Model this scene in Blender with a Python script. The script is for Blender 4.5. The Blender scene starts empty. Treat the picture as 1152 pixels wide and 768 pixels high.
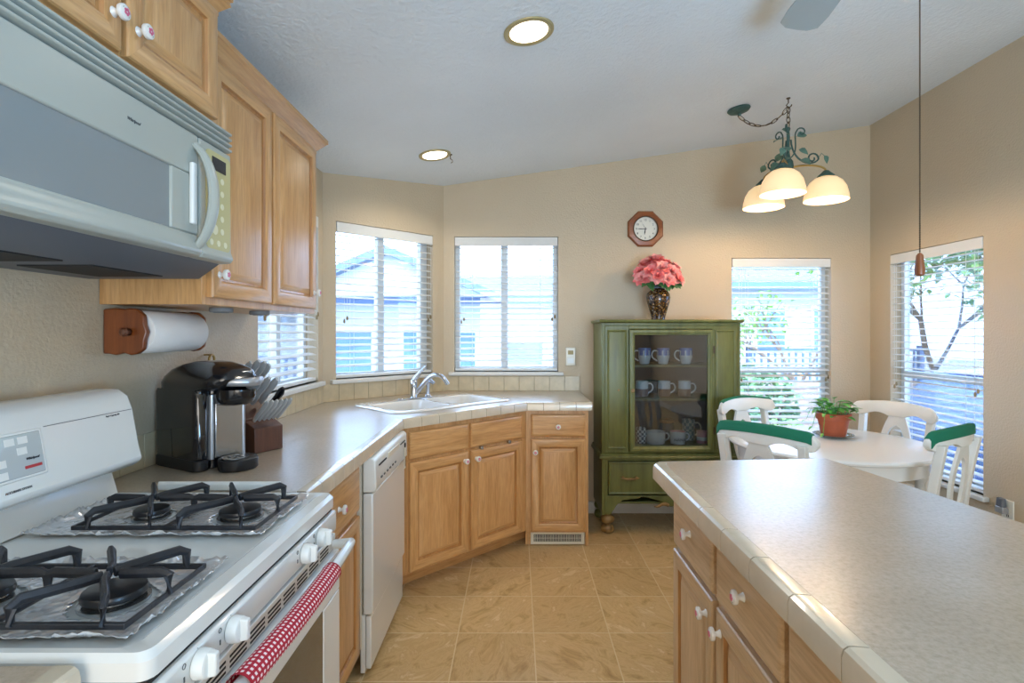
import bpy, bmesh, math, random
from mathutils import Vector, Matrix, noise as mnoise
R = math.radians
PI = math.pi
random.seed(7)
scene = bpy.context.scene
COL = scene.collection

def lin(h):
    if isinstance(h, str):
        h = h.lstrip('#')
        v = [int(h[i:i + 2], 16) / 255 for i in (0, 2, 4)]
        return tuple(c / 12.92 if c <= .04045 else ((c + .055) / 1.055) ** 2.4 for c in v)
    return tuple(h)

# ------------------------------------------------------------------ camera, world, lights, exposure
CAM_H = 1.36
cam_data = bpy.data.cameras.new('camera')
cam = bpy.data.objects.new('camera', cam_data)
COL.objects.link(cam)
cam.location = (0, 0, CAM_H)
cam.rotation_euler = (R(90), 0, 0)
cam_data.sensor_fit = 'HORIZONTAL'
cam_data.sensor_width = 36
cam_data.lens = 36 * 612 / 1152
cam_data.shift_x = -6 / 1152
cam_data.shift_y = -11 / 1152
cam_data.clip_start = .02
scene.camera = cam

scene.view_settings.view_transform = 'Standard'
scene.view_settings.look = 'None'
scene.view_settings.gamma = 1
scene.view_settings.use_curve_mapping = False
scene.view_settings.exposure = 0.12

SKY_STRENGTH = 9.0
SUN_STRENGTH = 5.0
REAR_FILL = 98
CAN_POWER = 18
CEILING_FILL = 84
SHADE_POWER = 4.5

world = bpy.data.worlds.new('sky')
scene.world = world
world.use_nodes = True
wb = world.node_tree.nodes['Background']
wb.inputs[0].default_value = (*lin('#c0dcff'), 1)
wb.inputs[1].default_value = SKY_STRENGTH

def light(name, kind, loc, energy, color=(1, 1, 1), rot=(0, 0, 0), size=None, size_y=None, **kw):
    d = bpy.data.lights.new(name, kind)
    d.energy = energy
    d.color = color
    if kind == 'AREA':
        if size_y:
            d.shape = 'RECTANGLE'; d.size = size; d.size_y = size_y
        else:
            d.shape = 'DISK'; d.size = size
    elif size:
        if kind == 'SUN': d.angle = size
        else: d.shadow_soft_size = size
    for k, v in kw.items(): setattr(d, k, v)
    o = bpy.data.objects.new(name, d)
    o.location = loc
    o.rotation_euler = rot
    COL.objects.link(o)
    return o

light('sun', 'SUN', (0, -5, 12), SUN_STRENGTH, (1, .95, .87), (R(48), 0, R(-25)), size=R(1))
# added fill lamp behind the camera, standing in for rear daylight
light('rear_fill', 'AREA', (.5, -3.38, 1.2), REAR_FILL, (1, .95, .87), (R(90), 0, 0), 2.6, 2.1)
# added blue uplight behind the camera, brightens and cools the ceiling
light('ceiling_fill', 'AREA', (1.15, -.6, 1.05), CEILING_FILL, (.30, .62, 1), (R(152), 0, 0), 1.0)

# ------------------------------------------------------------------ materials
def new_mat(name):
    m = bpy.data.materials.new(name)
    m.use_nodes = True
    return m, m.node_tree, m.node_tree.nodes['Principled BSDF']

def node(nt, t, **kw):
    n = nt.nodes.new(t)
    for k, v in kw.items():
        if k.startswith('i_'):
            key = k[2:]
            n.inputs[int(key) if key.isdigit() else key.replace('_', ' ')].default_value = v
        else: setattr(n, k, v)
    return n

def ramp(nt, src, stops):
    r = nt.nodes.new('ShaderNodeValToRGB')
    el = r.color_ramp.elements
    while len(el) < len(stops): el.new(.5)
    for e, (p, c) in zip(el, stops):
        e.position = p; e.color = (*lin(c), 1)
    nt.links.new(src, r.inputs[0])
    return r.outputs[0]

def coords(nt, scale=(1, 1, 1), rot=(0, 0, 0)):
    tc = nt.nodes.new('ShaderNodeTexCoord')
    mp = nt.nodes.new('ShaderNodeMapping')
    mp.inputs['Scale'].default_value = scale
    mp.inputs['Rotation'].default_value = rot
    nt.links.new(tc.outputs['Object'], mp.inputs[0])
    return mp.outputs[0]

def tnoise(nt, vec, scale, detail=3, rough=.5, dist=0.0):
    n = node(nt, 'ShaderNodeTexNoise')
    n.inputs['Scale'].default_value = scale
    n.inputs['Detail'].default_value = detail
    n.inputs['Roughness'].default_value = rough
    n.inputs['Distortion'].default_value = dist
    nt.links.new(vec, n.inputs['Vector'])
    return n.outputs['Fac']

def bump(nt, bsdf, height, strength, dist=.002):
    b = nt.nodes.new('ShaderNodeBump')
    b.inputs['Strength'].default_value = strength
    b.inputs['Distance'].default_value = dist
    nt.links.new(height, b.inputs['Height'])
    nt.links.new(b.outputs[0], bsdf.inputs['Normal'])

def plain(name, col, rough=.5, metal=0., coat=0., var=.0, vscale=8, bmp=0., bscale=40, spec=.5, bdist=.002):
    m, nt, b = new_mat(name)
    c = lin(col)
    b.inputs['Base Color'].default_value = (*c, 1)
    b.inputs['Roughness'].default_value = rough
    b.inputs['Metallic'].default_value = metal
    b.inputs['Coat Weight'].default_value = coat
    b.inputs['Specular IOR Level'].default_value = spec
    if var or bmp:
        v = coords(nt)
    if var:
        f = tnoise(nt, v, vscale, 4)
        lo = tuple(max(0, x * (1 - var)) for x in c)
        hi = tuple(min(1, x * (1 + var)) for x in c)
        nt.links.new(ramp(nt, f, [(.3, lo), (.7, hi)]), b.inputs['Base Color'])
    if bmp:
        bump(nt, b, tnoise(nt, v, bscale, 3), bmp, bdist)
    return m

def wood(name, dark, mid, light_, axis='z', rough=.34, coat=.25):
    m, nt, b = new_mat(name)
    s = {'z': (11, 11, .9), 'x': (.9, 11, 11), 'y': (11, .9, 11)}[axis]
    f1 = tnoise(nt, coords(nt, s), 1.6, 5, .6, .8)
    s2 = tuple(x * 7 for x in s)
    f2 = tnoise(nt, coords(nt, s2), 1.5, 3, .6)
    c1 = ramp(nt, f1, [(.25, dark), (.5, mid), (.75, light_)])
    mx = node(nt, 'ShaderNodeMix', data_type='RGBA', blend_type='MULTIPLY')
    mx.inputs[0].default_value = .35
    nt.links.new(c1, mx.inputs[6])
    nt.links.new(ramp(nt, f2, [(.35, '#b9a58e'), (.6, '#ffffff')]), mx.inputs[7])
    nt.links.new(mx.outputs[2], b.inputs['Base Color'])
    b.inputs['Roughness'].default_value = rough
    b.inputs['Coat Weight'].default_value = coat
    b.inputs['Coat Roughness'].default_value = .25
    return m

M = {}
OAK = ('#b78650', '#cd9d66', '#d9ad7a')
for a in 'xyz': M['oak_' + a] = wood('oak_' + a, *OAK, axis=a)
M['oak_mould'] = wood('oak_mould', '#9c6a38', '#b17d47', '#c08d56', axis='z', rough=.32)
PALE = ('#b9966c', '#cdac84', '#d9bc97')  # paler, greyer tones of the oak grain, for the island cabinets
for a in 'xyz': M['pale_' + a] = wood('maple_' + a, *PALE, axis=a)
M['oak_edge'] = plain('oak_shadow_gap', '#6b4522', .6)
M['redwood'] = wood('redwood', '#642f10', '#7a3f18', '#8c4e22', axis='z', rough=.35)
M['darkwood'] = wood('walnut', '#482818', '#5b3523', '#6e442e', axis='z', rough=.4)
M['clockwood'] = wood('cherry', '#7a3d18', '#904f24', '#a35f30', axis='x', rough=.35)
M['white_enamel'] = plain('white_enamel', '#dcdedb', .16, coat=.3)
M['white_plastic'] = plain('white_plastic', '#e2e4e0', .35)
M['bisque'] = plain('bisque_plastic', '#ded8c6', .3)
M['micro_white'] = plain('microwave_white', '#a8ada5', .32)
M['micro_grey'] = plain('microwave_grey', '#5d6168', .45)
M['micro_panel'] = plain('microwave_panel_olive', '#bdb684', .4)
M['micro_glass'] = plain('microwave_window', '#878f91', .12, coat=.5)
M['oven_glass'] = plain('oven_window', '#4a4b48', .15, coat=.5, var=.15, vscale=300)
M['display'] = plain('dark_display', '#2c3036', .2)
M['button'] = plain('pale_button', '#dcd9b8', .5)
M['grey_ink'] = plain('grey_ink', '#55585a', .6)
M['dark_ink'] = plain('dark_ink', '#1e1e22', .6)
M['red_ink'] = plain('red_ink', '#b03038', .6)
M['gap'] = plain('dark_gap', '#242322', .8)
M['iron'] = plain('cast_iron', '#2d2f34', .42, metal=.3, bmp=.3, bscale=200, var=.2, vscale=30)
M['burner'] = plain('burner_cap', '#232428', .28, metal=.2)
M['porcelain'] = plain('porcelain', '#e2e0db', .15, coat=.4)
M['pink'] = plain('painted_pink', '#cf5e80', .4)
M['leafgreen'] = plain('painted_green', '#4d7a45', .4)
M['black'] = plain('black_plastic', '#15161a', .18, coat=.4)
M['black_matt'] = plain('black_matt', '#1a1b1e', .45)
M['tank'] = plain('smoky_tank', '#17181b', .08, coat=.6)
M['silver'] = plain('silver_plastic', '#a9adb2', .28, metal=.6)
M['steel'] = plain('brushed_steel', '#b4b7ba', .25, metal=.95)
M['chrome'] = plain('chrome', '#c8ccd2', .09, metal=1)
M['brass'] = plain('aged_brass', '#b89a5e', .3, metal=.9)
M['bronze'] = plain('dark_bronze', '#5b4c3c', .4, metal=.8)
M['verdigris'] = plain('verdigris', '#3f5c55', .5, metal=.3, var=.25, vscale=40)
M['verdigris_light'] = plain('verdigris_leaf', '#5f8070', .5, metal=.2, var=.25, vscale=40)
M['blind'] = plain('blind_white', '#dddcd8', .45)
M['vinyl'] = plain('window_vinyl', '#dfe3e4', .4)
M['cord'] = plain('blind_cord', '#d9d6cc', .7)
M['tassel'] = plain('blind_tassel', '#8d7a55', .6)
M['trim_white'] = plain('trim_white', '#d9d6cf', .45)
M['chair_white'] = plain('chair_white', '#dcd9cf', .32, var=.05, vscale=5)
M['table_white'] = plain('table_white', '#e2e0da', .25)
M['green_pad'] = plain('green_fabric', '#0f6a4c', .85, bmp=.4, bscale=300)
M['rush'] = plain('woven_seat', '#b79b72', .8, var=.25, vscale=60, bmp=.5, bscale=120)
M['terracotta'] = plain('terracotta', '#a8512f', .55, var=.12, vscale=20)
M['soil'] = plain('soil', '#35271c', .95, bmp=.8, bscale=80)
M['plant'] = plain('plant_leaf', '#5aa442', .35, var=.35, vscale=18)
M['plant_dark'] = plain('bouquet_leaf', '#3f6f3a', .45, var=.3, vscale=30)
M['coral'] = plain('coral_petal', '#fa807f', .65, var=.18, vscale=25)
M['coral_light'] = plain('coral_petal_light', '#ffa59f', .65, var=.18, vscale=25)
M['towel'] = plain('paper_towel', '#e6e6e4', .9, bmp=.5, bscale=90)
M['fan_white'] = plain('fan_white', '#aab5b6', .4)
M['knife_steel'] = plain('knife_handle_steel', '#b9bcbd', .3, metal=.35)
M['puck_grey'] = plain('puck_grey', '#7b7e80', .4)
M['sky_panel'] = plain('switch_plate', '#dedbcd', .45)

def hutch_paint():
    m, nt, b = new_mat('distressed_olive_paint')
    v = coords(nt)
    f = tnoise(nt, coords(nt, (9, 9, 1.2)), 2.2, 5, .6)
    base = ramp(nt, f, [(.3, '#525628'), (.55, '#696c37'), (.8, '#777a45')])
    w = tnoise(nt, v, 14, 6, .75)
    mask = ramp(nt, w, [(.68, (0, 0, 0)), (.73, (1, 1, 1))])
    mx = node(nt, 'ShaderNodeMix', data_type='RGBA')
    nt.links.new(mask, mx.inputs[0]); nt.links.new(base, mx.inputs[6])
    mx.inputs[7].default_value = (*lin('#7a5230'), 1)
    nt.links.new(mx.outputs[2], b.inputs['Base Color'])
    b.inputs['Roughness'].default_value = .38
    return m
M['olive'] = hutch_paint()
M['olive_worn'] = plain('worn_olive_red', '#8a6a3c', .45, var=.5, vscale=22)
M['hutch_inside'] = plain('hutch_inside', '#2a2f36', .7, var=.1)

def wall_mat(name, col, bstr, scale=55, rough=.55):
    m, nt, b = new_mat(name)
    v = coords(nt)
    c = lin(col)
    f = tnoise(nt, v, 1.3, 3)
    nt.links.new(ramp(nt, f, [(.3, tuple(x * .95 for x in c)), (.7, tuple(min(1, x * 1.04) for x in c))]), b.inputs['Base Color'])
    b.inputs['Roughness'].default_value = rough
    bump(nt, b, tnoise(nt, v, scale, 4, .55), bstr, .006)
    return m
M['wall'] = wall_mat('beige_wall_paint', '#c5b397', .55, 85, rough=.4)
M['ceiling'] = wall_mat('textured_ceiling', '#e3e8ea', .9, 48, rough=.45)

def laminate():
    m, nt, b = new_mat('laminate_stone')
    v = coords(nt)
    f = tnoise(nt, v, 95, 5, .7)
    f2 = tnoise(nt, v, 5, 3)
    c1 = ramp(nt, f, [(.3, '#a3957f'), (.5, '#b6a794'), (.72, '#c1b3a2')])
    mx = node(nt, 'ShaderNodeMix', data_type='RGBA', blend_type='MULTIPLY')
    mx.inputs[0].default_value = .5
    nt.links.new(c1, mx.inputs[6])
    nt.links.new(ramp(nt, f2, [(.3, '#e2d9cc'), (.7, '#ffffff')]), mx.inputs[7])
    nt.links.new(mx.outputs[2], b.inputs['Base Color'])
    b.inputs['Roughness'].default_value = .3
    b.inputs['Coat Weight'].default_value = .6
    b.inputs['Coat Roughness'].default_value = .24
    bump(nt, b, tnoise(nt, v, 180, 2), .05, .001)
    return m
M['laminate'] = laminate()
M['edge_tile'] = plain('edge_tile', '#c9bca6', .2, coat=.3, var=.08, vscale=12)
M['splash_tile'] = plain('splash_tile', '#c8b694', .3, var=.12, vscale=14)
M['grout'] = plain('grout', '#7d705e', .85)

def floor_mat():
    m, nt, b = new_mat('vinyl_slate_tile')
    T = .3407
    tc = nt.nodes.new('ShaderNodeTexCoord')
    sub = node(nt, 'ShaderNodeVectorMath', operation='SUBTRACT'); sub.inputs[1].default_value = (.0737, 2.116, 0)
    nt.links.new(tc.outputs['Object'], sub.inputs[0])
    div = node(nt, 'ShaderNodeVectorMath', operation='DIVIDE'); div.inputs[1].default_value = (T, T, 1)
    nt.links.new(sub.outputs[0], div.inputs[0])
    fl = node(nt, 'ShaderNodeVectorMath', operation='FLOOR'); nt.links.new(div.outputs[0], fl.inputs[0])
    fr = node(nt, 'ShaderNodeVectorMath', operation='FRACTION'); nt.links.new(div.outputs[0], fr.inputs[0])
    sp = nt.nodes.new('ShaderNodeSeparateXYZ'); nt.links.new(fr.outputs[0], sp.inputs[0])
    ds = []
    for k in (0, 1):
        p = node(nt, 'ShaderNodeMath', operation='PINGPONG'); p.inputs[1].default_value = .5
        nt.links.new(sp.outputs[k], p.inputs[0]); ds.append(p.outputs[0])
    mn = node(nt, 'ShaderNodeMath', operation='MINIMUM')
    nt.links.new(ds[0], mn.inputs[0]); nt.links.new(ds[1], mn.inputs[1])
    lt = node(nt, 'ShaderNodeMath', operation='LESS_THAN'); lt.inputs[1].default_value = .008
    nt.links.new(mn.outputs[0], lt.inputs[0])
    wn = node(nt, 'ShaderNodeTexWhiteNoise', noise_dimensions='3D'); nt.links.new(fl.outputs[0], wn.inputs['Vector'])
    rotv = nt.nodes.new('ShaderNodeVectorRotate'); rotv.rotation_type = 'Z_AXIS'
    nt.links.new(div.outputs[0], rotv.inputs['Vector'])
    ang = node(nt, 'ShaderNodeMath', operation='MULTIPLY'); ang.inputs[1].default_value = 6.28
    nt.links.new(wn.outputs['Value'], ang.inputs[0]); nt.links.new(ang.outputs[0], rotv.inputs['Angle'])
    add = node(nt, 'ShaderNodeVectorMath', operation='MULTIPLY_ADD')
    add.inputs[1].default_value = (1, 2.3, 1)
    nt.links.new(rotv.outputs[0], add.inputs[0])
    sc = node(nt, 'ShaderNodeVectorMath', operation='SCALE'); sc.inputs['Scale'].default_value = 30
    nt.links.new(wn.outputs['Color'], sc.inputs[0]); nt.links.new(sc.outputs[0], add.inputs[2])
    f = tnoise(nt, add.outputs[0], 1.9, 9, .7, .9)
    col = ramp(nt, f, [(.3, '#a88755'), (.42, '#c8a672'), (.5, '#d8b987'), (.56, '#cba976'), (.64, '#e6cda2'), (.78, '#c09c69')])
    mv = node(nt, 'ShaderNodeMix', data_type='RGBA', blend_type='MULTIPLY'); mv.inputs[0].default_value = .6
    nt.links.new(col, mv.inputs[6])
    nt.links.new(ramp(nt, wn.outputs['Value'], [(0, '#dcd6cc'), (1, '#ffffff')]), mv.inputs[7])
    mx = node(nt, 'ShaderNodeMix', data_type='RGBA')
    nt.links.new(lt.outputs[0], mx.inputs[0]); nt.links.new(mv.outputs[2], mx.inputs[6])
    mx.inputs[7].default_value = (*lin('#d9c59c'), 1)
    nt.links.new(mx.outputs[2], b.inputs['Base Color'])
    b.inputs['Roughness'].default_value = .38
    bump(nt, b, f, .25, .004)
    return m
M['floor'] = floor_mat()

def thin_glass(name, tint='#ffffff', refl=.08, rough=.0):
    m, nt, b = new_mat(name)
    nt.nodes.remove(b)
    out = nt.nodes['Material Output']
    tr = node(nt, 'ShaderNodeBsdfTransparent'); tr.inputs[0].default_value = (*lin(tint), 1)
    gl = node(nt, 'ShaderNodeBsdfGlossy'); gl.inputs['Roughness'].default_value = rough
    fz = node(nt, 'ShaderNodeLayerWeight'); fz.inputs['Blend'].default_value = .25
    mr = node(nt, 'ShaderNodeMapRange'); mr.inputs['To Min'].default_value = refl; mr.inputs['To Max'].default_value = .8
    nt.links.new(fz.outputs['Fresnel'], mr.inputs['Value'])
    ms = nt.nodes.new('ShaderNodeMixShader')
    nt.links.new(mr.outputs[0], ms.inputs[0]); nt.links.new(tr.outputs[0], ms.inputs[1]); nt.links.new(gl.outputs[0], ms.inputs[2])
    nt.links.new(ms.outputs[0], out.inputs['Surface'])
    return m
M['pane'] = thin_glass('window_glass', '#f4f9ff', .04)
M['hutch_glass'] = thin_glass('hutch_glass', '#dfe6ec', .06)
M['saucer_glass'] = thin_glass('saucer_glass', '#dfe6e4', .25, .05)

def emit(name, col, s):
    m, nt, b = new_mat(name)
    b.inputs['Base Color'].default_value = (*lin(col), 1)
    b.inputs['Emission Color'].default_value = (*lin(col), 1)
    b.inputs['Emission Strength'].default_value = s
    b.inputs['Roughness'].default_value = .4
    return m
M['can_lens'] = emit('can_lens', '#fff0d8', 5)
M['shade'] = emit('frosted_shade', '#ffdba8', .5)
M['bulb'] = emit('bulb', '#fff0dc', 8)

def foil():
    m, nt, b = new_mat('aluminium_foil')
    b.inputs['Base Color'].default_value = (*lin('#f2f3f5'), 1)
    b.inputs['Metallic'].default_value = .6
    b.inputs['Roughness'].default_value = .22
    v = coords(nt)
    vo = node(nt, 'ShaderNodeTexVoronoi'); vo.inputs['Scale'].default_value = 60
    nt.links.new(v, vo.inputs['Vector'])
    bump(nt, b, vo.outputs['Distance'], .5, .006)
    return m
M['foil'] = foil()

def gingham():
    m, nt, b = new_mat('red_gingham')
    tc = nt.nodes.new('ShaderNodeTexCoord')
    sp = nt.nodes.new('ShaderNodeSeparateXYZ'); nt.links.new(tc.outputs['UV'], sp.inputs[0])
    ch = []
    for k in (0, 1):
        fr = node(nt, 'ShaderNodeMath', operation='FRACT'); nt.links.new(sp.outputs[k], fr.inputs[0])
        g = node(nt, 'ShaderNodeMath', operation='GREATER_THAN'); g.inputs[1].default_value = .5
        nt.links.new(fr.outputs[0], g.inputs[0]); ch.append(g.outputs[0])
    ad = node(nt, 'ShaderNodeMath', operation='ADD'); nt.links.new(ch[0], ad.inputs[0]); nt.links.new(ch[1], ad.inputs[1])
    hv = node(nt, 'ShaderNodeMath', operation='MULTIPLY'); hv.inputs[1].default_value = .5; nt.links.new(ad.outputs[0], hv.inputs[0])
    c = ramp(nt, hv.outputs[0], [(0, '#9e1228'), (.5, '#b8203a'), (.9, '#f2dfe0')])
    nt.links.new(c, b.inputs['Base Color'])
    b.inputs['Roughness'].default_value = .85
    return m
M['gingham'] = gingham()
M['red_trim'] = plain('red_trim', '#a31028', .8)

def mosaic():
    m, nt, b = new_mat('mosaic_vase')
    vo = node(nt, 'ShaderNodeTexVoronoi'); vo.inputs['Scale'].default_value = 85
    nt.links.new(coords(nt), vo.inputs['Vector'])
    sp = nt.nodes.new('ShaderNodeSeparateColor'); nt.links.new(vo.outputs['Color'], sp.inputs[0])
    c = ramp(nt, sp.outputs[0], [(0, '#241a14'), (.3, '#5a3b1c'), (.5, '#8a5f22'), (.65, '#3a2c24'), (.8, '#a0763a'), (1, '#8a8070')])
    d = ramp(nt, vo.outputs['Distance'], [(.35, (1, 1, 1)), (.6, (.25, .22, .2))])
    mx = node(nt, 'ShaderNodeMix', data_type='RGBA', blend_type='MULTIPLY'); mx.inputs[0].default_value = 1
    nt.links.new(c, mx.inputs[6]); nt.links.new(d, mx.inputs[7])
    nt.links.new(mx.outputs[2], b.inputs['Base Color'])
    b.inputs['Roughness'].default_value = .2
    return m
M['mosaic'] = mosaic()

# ------------------------------------------------------------------ mesh helpers
class MB:
    """collects shapes into one mesh"""
    def __init__(s):
        s.bm = bmesh.new(); s.uv = None
    def face(s, vs, mi=0):
        try:
            f = s.bm.faces.new(vs); f.material_index = mi; return f
        except ValueError:
            return None
    def v(s, p): return s.bm.verts.new(p)
    def hexa(s, p, mi=0):
        """8 points: bottom loop then top loop"""
        v = [s.v(q) for q in p]
        for q in ((3, 2, 1, 0), (4, 5, 6, 7), (0, 1, 5, 4), (1, 2, 6, 5), (2, 3, 7, 6), (3, 0, 4, 7)):
            s.face([v[i] for i in q], mi)
        return s
    def box(s, x0, x1, y0, y1, z0, z1, mi=0):
        return s.hexa([(x0, y0, z0), (x1, y0, z0), (x1, y1, z0), (x0, y1, z0), (x0, y0, z1), (x1, y0, z1), (x1, y1, z1), (x0, y1, z1)], mi)
    def rings(s, rings, closed=True, cap0=True, cap1=True, mi=0, loop=False):
        vr = [[s.v(p) for p in r] for r in rings]
        n = len(vr[0])
        pairs = list(zip(vr, vr[1:])) + ([(vr[-1], vr[0])] if loop else [])
        for a, b in pairs:
            for i in range(n if closed else n - 1):
                j = (i + 1) % n
                s.face([a[i], a[j], b[j], b[i]], mi)
        if cap0 and not loop: s.face(vr[0][::-1], mi)
        if cap1 and not loop: s.face(vr[-1], mi)
        return s
    def lathe(s, prof, c=(0, 0, 0), seg=24, axis='z', mi=0, cap=True):
        out = []
        for r, h in prof:
            ring = []
            for i in range(seg):
                a = 2 * PI * i / seg
                x, y = r * math.cos(a), r * math.sin(a)
                p = {'z': (x, y, h), 'y': (x, -h, y), 'x': (h, x, y), '-x': (-h, x, -y), 'yy': (x, h, -y)}[axis]
                ring.append((c[0] + p[0], c[1] + p[1], c[2] + p[2]))
            out.append(ring)
        return s.rings(out, cap0=cap, cap1=cap, mi=mi)
    def tube(s, pts, r, seg=8, mi=0, flat=1.0, up=None, caps=True, loop=False):
        pts = [Vector(p) for p in pts]
        n = len(pts)
        rs = r if isinstance(r, (list, tuple)) else [r] * n
        u = None; out = []
        for i, p in enumerate(pts):
            if loop: t = pts[(i + 1) % n] - pts[i - 1]
            else: t = pts[min(i + 1, n - 1)] - pts[max(i - 1, 0)]
            t = t.normalized() if t.length > 1e-9 else Vector((0, 0, 1))
            if u is None or up is not None:
                ref = Vector(up) if up is not None else (Vector((0, 0, 1)) if abs(t.z) < .9 else Vector((1, 0, 0)))
                u = ref - t * ref.dot(t)
            else:
                u = u - t * u.dot(t)
            u = u.normalized() if u.length > 1e-9 else t.orthogonal().normalized()
            w = t.cross(u)
            out.append([p + (u * math.cos(2 * PI * k / seg + PI / seg) + w * math.sin(2 * PI * k / seg + PI / seg) * flat) * rs[i] for k in range(seg)])
        return s.rings(out, cap0=caps, cap1=caps, mi=mi, loop=loop)
    def prism(s, poly, lo, hi, axis='z', mi=0):
        f = {'z': lambda a, b, h: (a, b, h), 'y': lambda a, b, h: (a, h, b), 'x': lambda a, b, h: (h, a, b)}[axis]
        return s.rings([[f(a, b, lo) for a, b in poly], [f(a, b, hi) for a, b in poly]], mi=mi)
    def ball(s, c, r, sc=(1, 1, 1), seg=16, mi=0):
        k = seg // 2
        out = []
        for i in range(k + 1):
            t = -PI / 2 + PI * i / k
            rr = max(math.cos(t), .02) * r
            out.append([(c[0] + rr * math.cos(2 * PI * j / seg) * sc[0], c[1] + rr * math.sin(2 * PI * j / seg) * sc[1], c[2] + r * math.sin(t) * sc[2]) for j in range(seg)])
        return s.rings(out, mi=mi)
    def torus(s, c, R_, r, m=None, seg=14, ps=6, sx=1., mi=0):
        m = m or Matrix()
        c = Vector(c)
        pts = [c + m @ Vector((R_ * math.cos(2 * PI * i / seg) * sx, R_ * math.sin(2 * PI * i / seg), 0)) for i in range(seg)]
        return s.tube(pts, r, ps, mi, loop=True)
    def fill(s, loops, z, mi=0, flip=False):
        """planar face with holes"""
        es = []
        for lp in loops:
            vs = [s.v((*p, z)) if len(p) == 2 else s.v(p) for p in lp]
            es += [s.bm.edges.new((vs[i], vs[(i + 1) % len(vs)])) for i in range(len(vs))]
        r = bmesh.ops.triangle_fill(s.bm, use_beauty=True, use_dissolve=False, edges=es)
        for g in r['geom']:
            if isinstance(g, bmesh.types.BMFace):
                g.material_index = mi
                g.normal_update()
                if (g.normal.z < 0) != flip: g.normal_flip()
        return s
    def leaf(s, p, d, up, L, W, mi=0, curl=.15):
        d = Vector(d).normalized(); up = Vector(up)
        side = d.cross(up); side = side.normalized() if side.length > 1e-6 else d.orthogonal().normalized()
        nrm = side.cross(d)
        p = Vector(p)
        prof = [(0, .05), (.2, .75), (.45, 1), (.75, .62), (1, .04)]
        L_, Cn, Rr = [], [], []
        for t, w in prof:
            q = p + d * (t * L) - nrm * (curl * L * t * t)
            L_.append(s.v(q - side * (W * .5 * w) + nrm * (W * .16 * w)))
            Cn.append(s.v(q)); Rr.append(s.v(q + side * (W * .5 * w) + nrm * (W * .16 * w)))
        for i in range(4):
            s.face([L_[i], Cn[i], Cn[i + 1], L_[i + 1]], mi); s.face([Cn[i], Rr[i], Rr[i + 1], Cn[i + 1]], mi)
        return s
    def xform(s, m):
        s.bm.transform(m); return s
    def build(s, name, mats, parent=None, bevel=0, smooth=None, seg=2, fixn=True, weld=0):
        if weld: bmesh.ops.remove_doubles(s.bm, verts=s.bm.verts, dist=weld)
        if fixn: bmesh.ops.recalc_face_normals(s.bm, faces=s.bm.faces)
        me = bpy.data.meshes.new(name)
        s.bm.to_mesh(me); s.bm.free()
        if not isinstance(mats, (list, tuple)): mats = [mats]
        for m in mats: me.materials.append(M[m] if isinstance(m, str) else m)
        o = bpy.data.objects.new(name, me)
        COL.objects.link(o)
        if parent is not None: o.parent = parent
        if smooth is None: smooth = 40
        if smooth:
            me.polygons.foreach_set('use_smooth', [True] * len(me.polygons))
            me.set_sharp_from_angle(angle=R(smooth))
        if bevel:
            b = o.modifiers.new('bevel', 'BEVEL'); b.width = bevel; b.segments = seg
            b.limit_method = 'ANGLE'; b.angle_limit = R(40); b.harden_normals = False
        return o

def tag(o, label=None, cat=None, group=None, kind=None):
    if label: o['label'] = label
    if cat: o['category'] = cat
    if group: o['group'] = group
    if kind: o['kind'] = kind
    return o

def thing(name, label, cat, loc=(0, 0, 0), rz=0., group=None):
    o = bpy.data.objects.new(name, None)
    COL.objects.link(o)
    o.location = loc; o.rotation_euler = (0, 0, rz)
    o.empty_display_size = .05
    return tag(o, label, cat, group)

def copy_tree(o, parent=None):
    c = o.copy(); COL.objects.link(c)
    if parent is not None: c.parent = parent
    for ch in list(o.children): copy_tree(ch, c)
    return c

def text(name, body, size, mat, parent, loc, front='y', extrude=.0006, shear=0., rot=0., align='CENTER'):
    """lettering; front 'y' reads from the -y side, 'x' from the +x side"""
    cu = bpy.data.curves.new(name, 'FONT')
    cu.body = body; cu.size = size; cu.extrude = extrude; cu.shear = shear
    cu.align_x = align; cu.align_y = 'CENTER'; cu.resolution_u = 3
    cu.materials.append(M[mat])
    o = bpy.data.objects.new(name, cu)
    COL.objects.link(o); o.parent = parent
    m = {'y': Matrix(((1, 0, 0), (0, 0, -1), (0, 1, 0))), 'x': Matrix(((0, 0, 1), (1, 0, 0), (0, 1, 0)))}[front].to_4x4()
    if rot: m = m @ Matrix.Rotation(rot, 4, 'Z')
    return letters(o, Matrix.Translation(loc) @ m)

def letters(o, m):
    """turn lettering into a plain mesh object"""
    me = bpy.data.meshes.new_from_object(o.evaluated_get(bpy.context.evaluated_depsgraph_get()))
    n = bpy.data.objects.new('tmp', me); COL.objects.link(n)
    n.parent = o.parent; n.matrix_local = m
    nm = o.name; cu = o.data
    bpy.data.objects.remove(o); bpy.data.curves.remove(cu)
    n.name = nm; me.name = nm
    return n

def rrect(cx, cy, w, h, r, n=5):
    pts = []
    for sx, sy, a0 in ((1, 1, 0), (-1, 1, 90), (-1, -1, 180), (1, -1, 270)):
        for i in range(n + 1):
            a = R(a0 + 90 * i / n)
            pts.append((cx + sx * (w / 2 - r) + r * math.cos(a), cy + sy * (h / 2 - r) + r * math.sin(a)))
    return pts

def bez(p0, p1, p2, p3, n=12):
    p0, p1, p2, p3 = map(Vector, (p0, p1, p2, p3))
    return [p0 * (1 - t) ** 3 + p1 * 3 * t * (1 - t) ** 2 + p2 * 3 * t * t * (1 - t) + p3 * t ** 3 for t in (i / n for i in range(n + 1))]

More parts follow.
